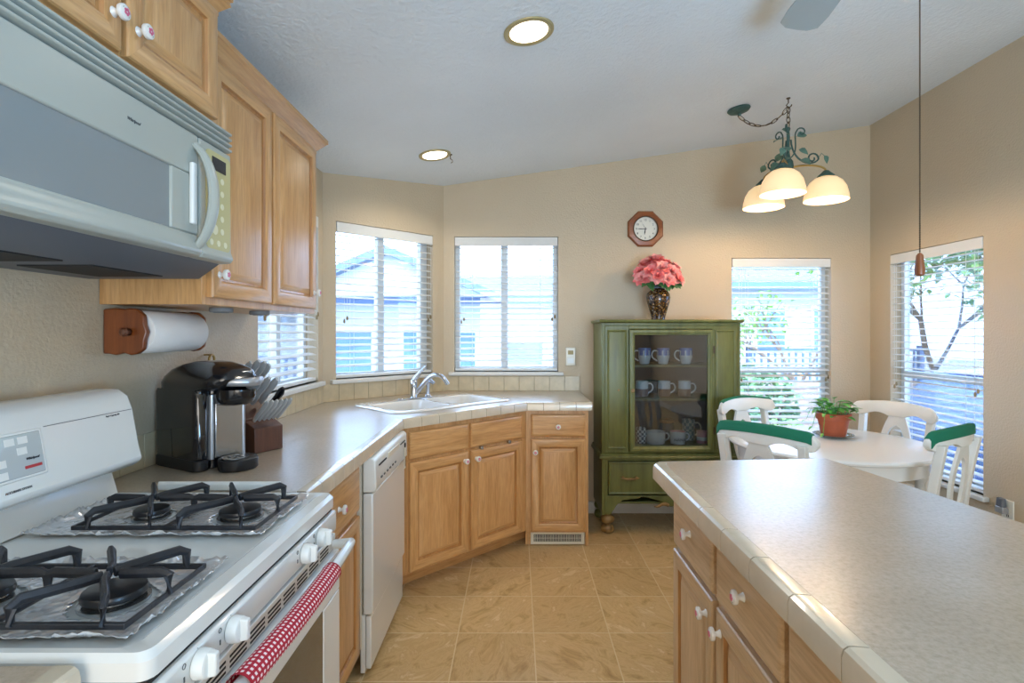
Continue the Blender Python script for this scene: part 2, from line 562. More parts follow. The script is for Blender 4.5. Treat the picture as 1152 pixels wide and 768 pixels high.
# ------------------------------------------------------------------ the room
BACK_Y = 4.08; LEFT_X = -1.221; RIGHT_X = 2.647; REAR_Y = -3.5; WT = .13
CZ = lambda x: 2.5315 + .142 * x                       # sloped ceiling
D0 = (LEFT_X, 3.412); D1 = (-.553, BACK_Y)             # diagonal wall
DL = math.hypot(D1[0] - D0[0], D1[1] - D0[1])

def wall(name, loc, rz, L, ztop0, ztop1, holes=(), x0=0.):
    mb = MB()
    xs = sorted({x0, L} | {h[0] for h in holes} | {h[1] for h in holes})
    zt = lambda x: ztop0 + (ztop1 - ztop0) * (x / L)
    for a, b in zip(xs, xs[1:]):
        hs = sorted([h for h in holes if h[0] <= a + 1e-6 and h[1] >= b - 1e-6], key=lambda h: h[2])
        z = 0.
        for h in hs:
            if h[2] > z: mb.box(a, b, 0, WT, z, h[2])
            z = h[3]
        mb.hexa([(a, 0, z), (b, 0, z), (b, WT, z), (a, WT, z), (a, 0, zt(a)), (b, 0, zt(b)), (b, WT, zt(b)), (a, WT, zt(a))])
    o = mb.build(name, 'wall', smooth=0)
    o.location = loc; o.rotation_euler = (0, 0, rz)
    return tag(o, kind='structure')

WIN = {  # name: (wall loc, rz, x0, x1, z0, z1)
    1: ((LEFT_X, REAR_Y), R(90), 2.56 - REAR_Y, 3.335 - REAR_Y, 1.055, 2.065),
    2: (D0, R(45), None, None, 1.055, 2.068),
    3: ((-.553, BACK_Y), 0, -.473 + .553, .307 + .553, 1.06, 2.073),
    4: ((-.553, BACK_Y), 0, 1.607 + .553, 2.353 + .553, .43, 1.913),
    5: ((RIGHT_X, BACK_Y), R(-90), BACK_Y - 3.86, BACK_Y - 3.09, .43, 1.905),
}
def diag_x(px):
    k = (px - 582) / 612
    Y = 4.633 / (1 - k); X = k * Y
    return math.hypot(X - D0[0], Y - D0[1])
w = list(WIN[2]); w[2] = diag_x(378); w[3] = diag_x(487); WIN[2] = tuple(w)
hole = lambda n: (WIN[n][2], WIN[n][3], WIN[n][4], WIN[n][5])

wall('wall_left', (LEFT_X, REAR_Y, 0), R(90), D0[1] - REAR_Y, CZ(LEFT_X), CZ(LEFT_X), [hole(1)])
wall('wall_diagonal', (*D0, 0), R(45), DL, CZ(D0[0]), CZ(D1[0]), [hole(2)])
wall('wall_back', (D1[0], BACK_Y, 0), 0, RIGHT_X - D1[0] + WT, CZ(D1[0]), CZ(RIGHT_X + WT), [hole(3), hole(4)])
wall('wall_right', (RIGHT_X, BACK_Y, 0), R(-90), BACK_Y - REAR_Y, CZ(RIGHT_X), CZ(RIGHT_X), [hole(5)])
wall('wall_rear', (RIGHT_X, REAR_Y, 0), R(180), RIGHT_X - LEFT_X, CZ(RIGHT_X), CZ(LEFT_X))
mb = MB(); mb.box(LEFT_X - .0, RIGHT_X + .0, REAR_Y, BACK_Y, -.1, 0)
tag(mb.build('floor', 'floor', smooth=0), kind='structure')
mb = MB()
a, b = LEFT_X - .45, RIGHT_X + .45
mb.hexa([(a, REAR_Y - .4, CZ(a)), (b, REAR_Y - .4, CZ(b)), (b, BACK_Y + .4, CZ(b)), (a, BACK_Y + .4, CZ(a)),
         (a, REAR_Y - .4, CZ(a) + .15), (b, REAR_Y - .4, CZ(b) + .15), (b, BACK_Y + .4, CZ(b) + .15), (a, BACK_Y + .4, CZ(a) + .15)])
tag(mb.build('ceiling', 'ceiling', smooth=0), kind='structure')

# unseen opaque patio door, added to give the rear fill lamp a source
dr = MB()
for x0, x1, z0, z1 in ((-.86, 1.86, 2.26, 2.32), (-.86, -.8, 0, 2.26), (1.8, 1.86, 0, 2.26), (.47, .53, .06, 2.26), (-.8, 1.8, 0, .06)):
    dr.box(x0, x1, REAR_Y + .0005, REAR_Y + .05, z0, z1)
d = tag(dr.build('added_door_1', 'vinyl', bevel=.004), kind='structure')
g = MB(); g.box(-.8, .47, REAR_Y + .004, REAR_Y + .01, .06, 2.26); g.box(.53, 1.8, REAR_Y + .004, REAR_Y + .01, .06, 2.26)
g.build('door_glass', plain('added_door_glass', '#b9cbd6', .1), d)

def window(n, style):
    loc, rz, x0, x1, z0, z1 = WIN[n]
    root = bpy.data.objects.new('window_%d' % n, None); COL.objects.link(root)
    c, s = math.cos(rz), math.sin(rz)
    root.location = (loc[0] + c * x0, loc[1] + s * x0, 0); root.rotation_euler = (0, 0, rz)
    tag(root, kind='structure')
    w = x1 - x0
    f = MB(); t = .035
    y0, y1 = .075, .115
    f.box(0, t, y0, y1, z0, z1); f.box(w - t, w, y0, y1, z0, z1)
    f.box(t, w - t, y0, y1, z1 - t, z1); f.box(t, w - t, y0, y1, z0, z0 + t)
    f.build('window_frame', 'vinyl', root, bevel=.004)
    sash = MB(); g = MB()
    if style == 'slider':
        m = w * .48
        sash.box(m - .025, m + .025, y0 - .01, y1, z0 + t, z1 - t)
        if n == 2: sash.box(w - t - .03, w - t, y0 - .01, y1, z0 + t, z1 - t)
    else:
        m = z0 + (z1 - z0) * .43
        sash.box(t, w - t, y0 - .01, y1, m - .022, m + .022)
    sash.build('window_sash', 'vinyl', root, bevel=.004)
    g.box(t, w - t, .093, .097, z0 + t, z1 - t)
    g.build('window_pane', 'pane', root)
    sl = MB(); sl.box(-.04, w + .04, -.035, .075, z0 - .028, z0)
    sl.build('window_sill', 'trim_white', root, bevel=.006)
    return root, w, z0, z1
for n, st in ((1, 'slider'), (2, 'slider'), (3, 'slider'), (4, 'hung'), (5, 'hung')): window(n, st)

def blind(n, label, pitch=.0445, tilt=14, val=.07):
    loc, rz, x0, x1, z0, z1 = WIN[n]
    c, s = math.cos(rz), math.sin(rz)
    root = thing('window_blind', label, 'blind', (loc[0] + c * x0, loc[1] + s * x0, z0), rz, 'white slatted window blinds')
    w = x1 - x0; H = z1 - z0
    h = MB(); h.box(.004, w - .004, -.004, .012, H - val, H - .004); h.box(.008, w - .008, .012, .062, H - .05, H - .006)
    h.build('headrail', 'blind', root, bevel=.003)
    sl = MB(); z = H - val - .012; k = 0
    dy = .0245; dz = dy * math.tan(R(tilt))
    while z > .045:
        pr = [(-dy, -dz), (0, .0035), (dy, dz), (dy, dz - .0028), (0, .0007), (-dy, -dz - .0028)]
        sl.rings([[(xx, .034 + a, z + b) for a, b in pr] for xx in (.006, w - .006)])
        z -= pitch
    sl.build('slats', 'blind', root, smooth=60)
    b = MB(); b.box(.006, w - .006, .01, .058, .006, .026); b.build('bottom_rail', 'blind', root, bevel=.003)
    for f in (.17, .83):
        for y in (.009, .059):
            cd = MB(); cd.tube([(w * f, y, .01), (w * f, y, H - val)], .0012, 4)
            cd.build('ladder_cord', 'cord', root)
    for side, f, ln in ((0, .07, .62), (1, .94, .62)):
        for q, dxx in enumerate((0, .02)):
            zz = H * (1 - ln) + .02 * q + (.02 if side else 0)
            p = MB(); p.tube([(w * f + dxx, -.008, zz), (w * f + dxx, -.008, H - val)], .001, 4)
            pc = p.build('pull_cord', 'cord', root)
            t = MB(); t.lathe([(.003, .0), (.007, .004), (.007, .018), (.003, .028)], (w * f + dxx, -.008, zz - .026), 8)
            t.build('pull_tassel', 'tassel', pc)
    return root
blind(1, 'white slatted blind in the window behind the knife block')
blind(2, 'white slatted blind in the angled wall window above the faucet')
blind(3, 'white slatted blind above the end cabinet, beside the thermostat')
blind(4, 'tall white slatted blind beside the green hutch')
blind(5, 'tall white slatted blind on the right wall beyond the dining table', tilt=2)

# tile backsplash (one course of tiles along the three walls)
bs = MB(); gr = MB()
def splash(p0, p1, n):
    p0, p1 = Vector(p0), Vector(p1); d = p1 - p0; L = d.length; d.normalize(); nr = Vector((d.y, -d.x))
    k = max(1, round(L / .11)); st = L / k
    q = lambda s_, y, z: (*(p0 + d * s_ + nr * y), z)
    for i in range(k):
        a, b = i * st + .0012, (i + 1) * st - .0012
        for z0, z1 in ((.917, 1.012), (1.0145, 1.027)) if n else ((.917, 1.027),):
            bs.hexa([q(a, .009, z0), q(b, .009, z0), q(b, .002, z0), q(a, .002, z0), q(a, .008, z1), q(b, .008, z1), q(b, .002, z1), q(a, .002, z1)])
    gr.hexa([q(0, .006, .917), q(L, .006, .917), q(L, .0015, .917), q(0, .0015, .917), q(0, .006, 1.026), q(L, .006, 1.026), q(L, .0015, 1.026), q(0, .0015, 1.026)])
splash((LEFT_X, 1.55), D0, 0); splash(D0, D1, 0); splash(D1, (.467, BACK_Y), 0)
t = tag(bs.build('trim_1', 'splash_tile', bevel=.0015), kind='structure')
gr.build('tile_grout', 'grout', t)
mb = MB(); mb.box(.47, RIGHT_X - .015, BACK_Y - .014, BACK_Y - .001, 0.001, .09)
tag(mb.build('baseboard_back', 'trim_white', bevel=.004), kind='structure')
mb = MB(); mb.box(RIGHT_X - .014, RIGHT_X - .001, REAR_Y, BACK_Y - .001, 0.001, .09)
tag(mb.build('baseboard_right', 'trim_white', bevel=.004), kind='structure')
# ------------------------------------------------------------------ cabinet parts
def panel_door(x0, x1, z0, z1, t=.02, fr=.058, mats=('oak_z', 'oak_x')):
    """raised panel door, front at y=-t; material 0 stiles and panel, 1 rails, 2 routed groove"""
    mb = MB()
    loops = [(0, 0), (0, -t + .006), (.003, -t + .002), (.008, -t), (fr - .016, -t), (fr - .008, -t + .003), (fr - .004, -t + .010), (fr + .004, -t + .012), (fr + .020, -t + .004), (fr + .026, -t + .003)]
    vr = []
    for i, y in loops:
        vr.append([mb.v(p) for p in ((x0 + i, y, z0 + i), (x1 - i, y, z0 + i), (x1 - i, y, z1 - i), (x0 + i, y, z1 - i))])
    for k, (a, b) in enumerate(zip(vr, vr[1:])):
        for i in range(4):
            j = (i + 1) % 4
            mi = 2 if k in (5, 6) else (1 if i in (0, 2) else 0)
            mb.face([a[i], a[j], b[j], b[i]], mi)
    mb.face(vr[0][::-1], 0); mb.face(vr[-1], 0)
    return mb

def knob_mb(p, axis_y=-1, r=.017):
    mb = MB()
    x, y, z = p
    prof = [(.011, 0), (.0085, .003), (.006, .009), (.0065, .014), (r * .95, .017), (r, .021), (r * .93, .025), (r * .6, .0275), (.001, .028)]
    mb.lathe(prof, p, 18, 'y')
    for a in range(5):
        c = (x + .005 * math.cos(a * 1.256), y - .0282, z + .005 * math.sin(a * 1.256))
        mb.lathe([(.0034, -.0012), (.0034, .0004)], c, 8, 'y', mi=1)
    for a in (2.5, 5.4):
        c = (x + .0095 * math.cos(a), y - .0268, z + .0095 * math.sin(a))
        mb.lathe([(.0026, -.001), (.0022, .0006)], c, 6, 'y', mi=2)
    return mb
def add_knob(parent, p, r=.017):
    return knob_mb(p, r=r).build('knob', ['porcelain', 'pink', 'leafgreen'], parent)

def base_cabinet(label, loc, rz, w, depth, fronts, z0=.1, z1=.865, toe=.075, pal='oak', group=None, name='base_cabinet', x0=0., body_poly=None, toe_end=None, side=False):
    root = thing(name, label, 'cabinet', (loc[0], loc[1], 0), rz, group)
    b = MB()
    if body_poly: b.prism(body_poly, z0, .69); b.box(x0, w, 0, .02, .6905, z1); b.box(-.035, -.0005, 0, .02, z0, z1)
    else: b.box(x0, w, 0, depth, z0, z1)
    b.build('carcass', pal + '_z', root, bevel=.0015)
    t = MB(); t.box(x0 + .019, toe_end or w - .019, toe, toe + .018, 0.0005, z0 - .0005); t.build('toe_kick', pal + '_x', root)
    if side:
        for xs in (0, w - .018):
            t = MB(); t.box(xs, xs + .018, .004 if xs else .03, depth - .02, .0005, z0 - .0005); t.build('side_foot', pal + '_z', root)
    for kind, a, c, d, e, kn in fronts:
        if kind == 'door':
            o = panel_door(a, c, d, e).build('door', [pal + '_z', pal + '_x', 'oak_mould'], root, smooth=25)
        else:
            m = MB(); 
            vr = []
            for i, y in ((0, 0), (0, -.012), (.004, -.017), (.012, -.02), (.02, -.02)):
                vr.append([(a + i, y, d + i), (c - i, y, d + i), (c - i, y, e - i), (a + i, y, e - i)])
            m.rings(vr)
            o = m.build('drawer', pal + '_x', root, smooth=25)
        if kn: add_knob(o, (kn[0], -.02, kn[1]))
    return root

# narrow cabinet between range and dishwasher
base_cabinet('narrow oak base cabinet between the gas range and the dishwasher', (-.625, 1.513), R(90), .607, .58,
             [('drawer', .02, .585, .672, .842, (.33, .757)), ('door', .02, .585, .115, .652, (.06, .60))])
# sink base across the corner
S2 = math.sqrt(.5)
fx0 = Vector((-.575, 2.815)); fx1 = Vector((.055, 3.445))
sink_w = (fx1 - fx0).length
base_cabinet('oak sink cabinet set at an angle, with two doors below two blank panels', fx0, R(45), sink_w, .5,
             [('drawer', .012, .404, .698, .838, None), ('drawer', .425, sink_w - .05, .698, .838, None),
              ('door', .012, .404, .112, .68, (.375, .632)), ('door', .425, sink_w - .05, .112, .68, (.46, .632))],
             toe=.11, toe_end=.995, name='sink_cabinet', body_poly=[(0, 0), (sink_w, 0), (sink_w - .25, .30), (sink_w * .55, .56), (sink_w * .45, .56), (.25, .3)])
# end cabinet by the hutch
base_cabinet('oak end cabinet with one drawer and one door, nearest the green hutch', (.052, 3.45), 0, .398, .60,
             [('drawer', .035, .378, .698, .838, (.205, .762)), ('door', .035, .378, .098, .682, (.062, .602))], z0=.088, toe=.03, side=True)
# worn shiny tabs on the top edge of the right sink door
for k, dx in enumerate((.495, .72)):
    b = MB(); b.box(dx, dx + .018, -.024, -.0002, .677, .697)
    p = b.build('door_clip', 'steel', None, bevel=.002)
    p.parent = bpy.data.objects['sink_cabinet']
# near cabinet on the near side of the range
base_cabinet('oak base cabinet on the near side of the gas range', (-.625, -.35), R(90), 1.065, .58,
             [('drawer', .02, .52, .672, .842, (.27, .757)), ('door', .02, .52, .115, .652, (.48, .60)), ('drawer', .545, 1.045, .672, .842, (.79, .757)), ('door', .545, 1.045, .115, .652, (.585, .6))])

# toe kick register
root = thing('floor_register', 'cream vent grille under the end cabinet door', 'vent', (.085, 3.479, 0), 0)
f = MB(); f.box(0, .345, -.008, 0, .004, .086); f.build('register_frame', 'bisque', root, bevel=.003)
f = MB(); f.box(.02, .325, -.0085, -.0079, .022, .068); f.build('register_opening', 'gap', root)
f = MB()
for k in range(24): f.box(.026 + k * .0127, .0305 + k * .0127, -.011, -.0087, .024, .066)
f.box(.02, .325, -.0115, -.0112, .044, .046)
f.build('register_louvre', 'bisque', root)

# dishwasher
root = thing('dishwasher', 'white built-in dishwasher beside the angled sink cabinet', 'dishwasher', (-.60, 2.135, 0), R(90))
b = MB(); b.box(.004, .66, .012, .58, .11, .865); b.build('tub', 'bisque', root)
b = MB(); b.box(.004, .605, -.032, .008, .245, .722); b.build('door_panel', 'white_enamel', root, bevel=.006)
b = MB(); b.rings([[(x, -.035, .727), (x, .008, .727), (x, .008, .862), (x, -.03, .862), (x, -.042, .85), (x, -.045, .74)] for x in (.003, .606)])
cp = b.build('control_panel', 'white_plastic', root, bevel=.005)
b = MB(); b.box(.2, .42, -.0475, -.042, .815, .84); b.build('door_latch', 'bisque', cp, bevel=.003)
b = MB(); b.box(.05, .17, -.0468, -.044, .822, .828); b.box(.45, .55, -.0468, -.044, .822, .826); b.build('vent_slot', 'gap', cp)
b = MB()
for k in range(6): b.box(.08 + k * .05, .1 + k * .05, -.0475, -.044, .765, .772)
b.build('cycle_buttons', 'grey_ink', cp)
b = MB(); b.lathe([(.013, 0), (.012, .004), (.001, .005)], (.555, -.0432, .80), 14, 'y'); b.build('dial', 'dark_ink', cp)
b = MB(); b.box(.525, .545, -.05, -.046, .69, .79); tg = b.build('hang_tag', 'bisque', root, bevel=.001)
b = MB(); b.box(.530, .540, -.0505, -.0499, .70, .75); b.build('tag_mark', 'dark_ink', tg)
b = MB(); b.box(.008, .6, .0, .02, .012, .243); b.build('lower_panel', 'white_enamel', root, bevel=.005)
b = MB(); b.box(.008, .6, -.024, -.001, .03, .238); b.build('kick_panel', 'white_enamel', root, bevel=.006)

# ------------------------------------------------------------------ worktops
def edge_tiles(mb, path, inward, zt=.918, zb=.866, tile=.107, wid=.034):
    """bullnose tiles along the outer path, mitred; inward=+1 interior left of travel"""
    P = [Vector(p) for p in path]
    nrm = []
    for a, b in zip(P, P[1:]):
        d = (b - a).normalized(); nrm.append(Vector((-d.y, d.x)) * inward)
    Q = []
    for i, p in enumerate(P):
        if i == 0: Q.append(p + nrm[0] * wid)
        elif i == len(P) - 1: Q.append(p + nrm[-1] * wid)
        else:
            m = (nrm[i - 1] + nrm[i]).normalized(); Q.append(p + m * (wid / max(.3, m.dot(nrm[i]))))
    prof = [(0, zb), (0, zt - .016), (.08, zt - .006), (.25, zt - .001), (.45, zt), (1, zt), (1, zb)]
    for i in range(len(P) - 1):
        a, b, a2, b2 = P[i], P[i + 1], Q[i], Q[i + 1]
        L = (b - a).length; k = max(1, round(L / tile)); g = .0015 / L
        for j in range(k):
            rr = []
            for s_ in (j / k + g, (j + 1) / k - g):
                o_, i_ = a.lerp(b, s_), a2.lerp(b2, s_)
                rr.append([(*(o_.lerp(i_, d)), z) for d, z in prof])
            mb.rings(rr)
    return Q
# main worktop
OUT = [(-.578, 1.508), (-.578, 2.764), (.062, 3.404), (.470, 3.404)]
et = MB(); Q = edge_tiles(et, OUT, 1)
top = [tuple(q) for q in Q] + [(.436, BACK_Y - .002)]
Q[-1] = Vector((.470, 3.404)) + Vector((0, .034))
top = [(Q[0].x, 1.508), tuple(Q[1]), tuple(Q[2]), (.467, Q[2].y), (.467, BACK_Y - .002), (D1[0], BACK_Y - .002), (LEFT_X + .002, D0[1]), (LEFT_X + .002, 1.508)]
SC = (-.513, 3.387)
def s2w(x, y): return (SC[0] + (x - y) * S2, SC[1] + (x + y) * S2)
hole_ = [s2w(x, y) for x, y in rrect(0, 0, .82, .46, .06)]
mb = MB()
mb.fill([top, hole_], .9165); mb.fill([top, hole_], .868, flip=True)
for lp in (top, hole_):
    n = len(lp)
    for i in range(n):
        p, q = lp[i], lp[(i + 1) % n]
        mb.face([mb.v((*p, .868)), mb.v((*q, .868)), mb.v((*q, .9165)), mb.v((*p, .9165))])
ct = tag(mb.build('countertop', 'laminate', smooth=0, weld=.0002), 'L-shaped stone-look countertop holding the sink and the coffee maker', 'countertop')
et.build('tile_edge', 'edge_tile', ct, smooth=25)
gm = MB(); edge_tiles(gm, [(p[0] - .0015, p[1] + (.0015 if i > 1 else 0)) for i, p in enumerate(OUT)], 1, .9168, .868, 9, .032)
gm.build('edge_grout', 'grout', ct)
# near worktop
et = MB(); Qn = edge_tiles(et, [(-.578, -.35), (-.578, .722)], 1)
mb = MB(); mb.box(LEFT_X + .002, Qn[0].x, -.35, .722, .868, .9165)
cn = tag(mb.build('countertop', 'laminate', smooth=0), 'short countertop with a tiled edge on the near side of the gas range', 'countertop')
et.build('tile_edge', 'edge_tile', cn, smooth=25)
gm = MB(); edge_tiles(gm, [(-.5795, -.35), (-.5795, .7215)], 1, .9168, .868, 9, .032); gm.build('edge_grout', 'grout', cn)
# splash strip
mb = MB(); mb.rings([[(x, 1.5135, .918), (x, 1.5235, .918), (x, 1.5235, .936), (x, 1.516, .944), (x, 1.5105, .936)] for x in (-1.0, -.66)])
tag(mb.build('splash_strip', 'white_plastic', bevel=.002), 'thin white strip standing on the countertop edge beside the range', 'strip')

# island
def island():
    L_ = [(.457, -.3), (.457, 1.835), (.478, 1.863)]
    et = MB(); Q = edge_tiles(et, L_, -1, tile=.152, wid=.036)
    poly = [tuple(Q[0]), (1.395, -.3), (1.083, 1.908), tuple((.478, 1.863)), tuple(Q[2]), tuple(Q[1])]
    poly = [tuple(Q[0]), (1.395, -.3), (1.083, 1.908), (.482, 1.863), tuple(Q[1])]
    mb = MB(); mb.prism(poly, .868, .9165)
    o = tag(mb.build('island_countertop', 'laminate', bevel=.003), 'long stone-look island countertop with a tiled edge, in the right foreground', 'countertop')
    et.build('tile_edge', 'edge_tile', o, smooth=25)
    gm = MB(); edge_tiles(gm, [(p[0] + .0015, p[1]) for p in L_], -1, .9168, .868, 9, .034); gm.build('edge_grout', 'grout', o)
island()
U = .76
fr = [('drawer', .012, .368, .662, .842, (.19, .755)), ('drawer', .398, .75, .662, .842, (.575, .755)),
      ('door', .012, .368, .11, .645, (.33, .592)), ('door', .398, .75, .11, .645, (.432, .592))]
base_cabinet('pale wood island cabinet at the far end, two drawers above two doors', (.535, 1.815), R(-90), U, .5, fr, pal='pale', group='island cabinets', name='island_cabinet')
base_cabinet('pale wood island cabinet at the near end, cut by the bottom of the frame', (.535, 1.815 - U - .002), R(-90), U, .5, fr, pal='pale', group='island cabinets', name='island_cabinet')

# ------------------------------------------------------------------ wall cabinets
CEILTOP = 2.235
def crown(mb, pts, z0, out=.046):
    """crown moulding swept along path (outer side given by right of travel)"""
    prof = [(0, 0), (.006, 0), (.006, .012), (.014, .022), (.030, .040), (out - .006, .052), (out, .056), (out, .072), (0, .072)]
    P = [Vector(p) for p in pts]; nr = []
    for a, b in zip(P, P[1:]):
        d = (b - a).normalized(); nr.append(Vector((d.y, -d.x)))
    rr = []
    for i, p in enumerate(P):
        if i == 0: m, k = nr[0], 1
        elif i == len(P) - 1: m, k = nr[-1], 1
        else:
            m = (nr[i - 1] + nr[i]).normalized(); k = 1 / m.dot(nr[i])
        rr.append([(*(p + m * d * k), z0 + z) for d, z in prof])
    return mb.rings(rr)
root = thing('wall_cabinet', 'tall oak two-door wall cabinet right of the microwave', 'cabinet', (-.92, 1.586, 1.44), R(90))
b = MB(); b.box(0, .885, 0, .299, 0, .75); b.build('carcass', 'oak_z', root, bevel=.0015)
for a, c, kx in ((.025, .415, .06), (.435, .855, .825)):
    o = panel_door(a, c, .022, .735).build('door', ['oak_z', 'oak_x', 'oak_mould'], root, smooth=25)
    add_knob(o, (kx, -.02, .092))
b = MB(); crown(b, [(0, 0), (.885, 0), (.885, .299)], .728); b.build('crown_moulding', 'oak_x', root, smooth=30)
root = thing('wall_cabinet', 'oak two-door cabinet directly over the microwave', 'cabinet', (-.862, .79, 1.935), R(90))
b = MB(); b.box(0, .762, 0, .357, 0, .345); b.build('carcass', 'oak_z', root, bevel=.0015)
for a, c, kx in ((.02, .372, .345), (.39, .745, .42)):
    o = panel_door(a, c, .022, .33).build('door', ['oak_z', 'oak_x', 'oak_mould'], root, smooth=25)
    add_knob(o, (kx, -.02, .092))
b = MB(); crown(b, [(0, .357), (0, 0), (.762, 0), (.762, .357)], .327, .034); b.build('crown_moulding', 'oak_x', root, smooth=30)
for k, (y, lab) in enumerate(((1.838, 'round grey puck light under the wall cabinet, left of two'), (2.11, 'round grey puck light under the wall cabinet, right of two'))):
    p = thing('puck_light', lab, 'light', (-1.0, y, 1.425), 0, 'puck lights under the wall cabinet')
    b = MB(); b.lathe([(.034, 0), (.037, .004), (.036, .0145)], (0, 0, 0), 24); b.build('housing', 'puck_grey', p)
    b = MB(); b.lathe([(.024, -.001), (.026, .002)], (0, 0, -.0005), 20); b.build('lens', 'micro_grey', p)

# ------------------------------------------------------------------ microwave
root = thing('microwave', 'white over-the-range microwave with an olive keypad', 'microwave', (-.82, .797, 1.51), R(90))
W_ = .757
b = MB(); b.box(.004, W_ - .004, .03, .398, .04, .415); b.build('case', 'micro_white', root, bevel=.004)
b = MB(); b.rings([[(x, .018, .048), (x, .085, .0), (x, .397, .0), (x, .397, .042), (x, .03, .05)] for x in (.008, W_ - .008)]); un = b.build('underside', 'micro_grey', root)
b = MB(); b.box(.1, .34, .13, .3, -.003, 0); b.box(.42, .66, .13, .3, -.003, 0); b.build('grease_filter', 'gap', un)
b = MB()
prof = lambda y0: [(y0 + .006, .05), (y0 - .004, .044), (y0 - .012, .058), (y0, .085), (y0, .34), (y0 + .004, .352), (.03, .352), (.03, .05)]
# door slab as a frame round the window
dx1 = .60
fr_ = [(.0, dx1)]
def dslab(x0, x1, z0, z1, y=0.):
    b.box(x0, x1, y, .03, z0, z1)
b.rings([[(x, .03, .041), (x, -.004, .043), (x, -.013, .055), (x, -.008, .072), (x, 0, .085), (x, 0, .098), (x, .03, .098)] for x in (.002, dx1)])
dslab(.002, dx1, .246, .352); dslab(.002, .045, .098, .246); dslab(.493, dx1, .098, .246)
door = b.build('door', 'micro_white', root, bevel=.004)
b = MB(); b.box(.045, .493, .006, .02, .098, .246); b.build('door_window', 'micro_glass', door)
b = MB()
hp = bez((dx1 - .012, .0, .325), (dx1 - .006, -.06, .27), (dx1 - .006, -.06, .12), (dx1 - .012, .0, .062), 14)
b.tube(hp, [.013 + .004 * math.sin(PI * i / 14) for i in range(15)], 10, flat=.7, up=(1, 0, 0)); b.build('door_handle', 'micro_white', door)
b = MB(); b.box(dx1 - .04, dx1 - .022, -.012, .0, .12, .275); b.build('handle_grip', 'white_plastic', door, bevel=.004)
text('maker_script', 'Whirlpool', .0095, 'grey_ink', door, (.365, -.0008, .30), shear=.35)
b = MB(); b.rings([[(x, .03, .041), (x, -.004, .043), (x, -.012, .055), (x, -.004, .075), (x, -.002, .35), (x, .03, .352)] for x in (dx1 + .003, W_ - .002)])
cp = b.build('control_panel', 'micro_white', root, bevel=.004)
b = MB(); b.prism([(a_, z_) for a_, z_ in rrect(.688, .203, .118, .262, .015)], -.0052, -.001, 'y'); pl = b.build('keypad', 'micro_panel', cp)
b = MB(); b.box(.655, .722, -.0064, -.005, .285, .32); b.build('clock_display', 'display', cp)
b = MB()
for rz_ in range(6):
    for cx_ in range(2 if rz_ < 5 else 3):
        xx = .668 + cx_ * .036 if rz_ < 5 else .652 + cx_ * .034
        b.lathe([(.0085, -.0002), (.0085, .0012)], (xx, -.0052, .262 - rz_ * .0345), 14, 'y')
b.lathe([(.014, 0), (.014, .0012)], (.668, -.0054, .125), 16, 'y')
b.build('keypad_buttons', 'button', cp)
b = MB()
for k in range(4): b.rings([[(x, .03, .357 + k * .0155), (x, .004, .357 + k * .0155), (x, -.006, .361 + k * .0155), (x, -.006, .366 + k * .0155), (x, .006, .3695 + k * .0155), (x, .03, .3695 + k * .0155)] for x in (.0, W_)])
gv = b.build('vent_grille', 'micro_white', root, bevel=.002)

# ------------------------------------------------------------------ gas range
root = thing('gas_range', 'white freestanding gas range with black cast iron grates', 'range', (-.50, .738, 0), R(90))
W_ = .757; DEP = .70
b = MB(); b.box(.002, W_ - .002, .025, DEP, .06, .872); b.build('oven_body', 'white_enamel', root)
# cooktop with a raised rim
b = MB()
o1 = rrect(W_ / 2, DEP / 2 - .005, W_, DEP - .01, .02, 4)
lo = lambda lp, z: [(x, y, z) for x, y in lp]
i1 = rrect(W_ / 2, DEP / 2 - .01, W_ - .036, DEP - .09, .025, 4); i2 = rrect(W_ / 2, DEP / 2 - .01, W_ - .07, DEP - .12, .03, 4)
b.rings([lo(rrect(W_ / 2, DEP / 2 - .005, W_ - .012, DEP - .02, .02, 4), .880), lo(o1, .884), lo(o1, .910), lo(rrect(W_ / 2, DEP / 2 - .005, W_ - .014, DEP - .024, .02, 4), .9205), lo(i1, .9205), lo(i2, .9095)])
b.build('cooktop', 'white_enamel', root, smooth=28)
b = MB(); b.box(.008, W_ - .008, .008, .1, .8725, .8815); b.build('cooktop_seam', 'gap', root)
# backguard: local y toward the wall
b = MB(); b.rings([[(x, .618, .935), (x, .588, .9105), (x, .612, .99), (x, .64, 1.005), (x, .69, 1.005), (x, .69, .905)] for x in (.004, W_ - .004)])
b.build('rear_riser', 'white_enamel', root, bevel=.006, smooth=50)
b = MB()
b.rings([[(x, y, z) for y, z in ((.55, .996), (.525, 1.012), (.535, 1.05), (.553, 1.15), (.566, 1.185), (.59, 1.203), (.65, 1.205), (.695, 1.19), (.695, .996))] for x in (.0, W_)])
bg = b.build('backguard', 'white_enamel', root, bevel=.010, seg=3, smooth=50)
def onp(x, t, d=.0):
    """point on the tilted control face, t 0..1 from bottom to top"""
    y = .535 + (.553 - .535) * t; z = 1.05 + .1 * t
    return (x, y - d, z + d * .18)
def pface(x0, x1, t0, t1, d0, d1, name, mat, bev=0.):
    m = MB(); m.hexa([onp(x0, t0, d1), onp(x1, t0, d1), onp(x1, t0, d0), onp(x0, t0, d0), onp(x0, t1, d1), onp(x1, t1, d1), onp(x1, t1, d0), onp(x0, t1, d0)])
    return m.build(name, mat, bg, bevel=bev)
pface(.20, .462, .0, 1.0, -.004, .002, 'panel_surround', 'white_plastic', .003)
pface(.208, .455, .06, .94, .0, .0035, 'control_display', plain('glossy_panel', '#b9c0c2', .07, coat=.5), .002)
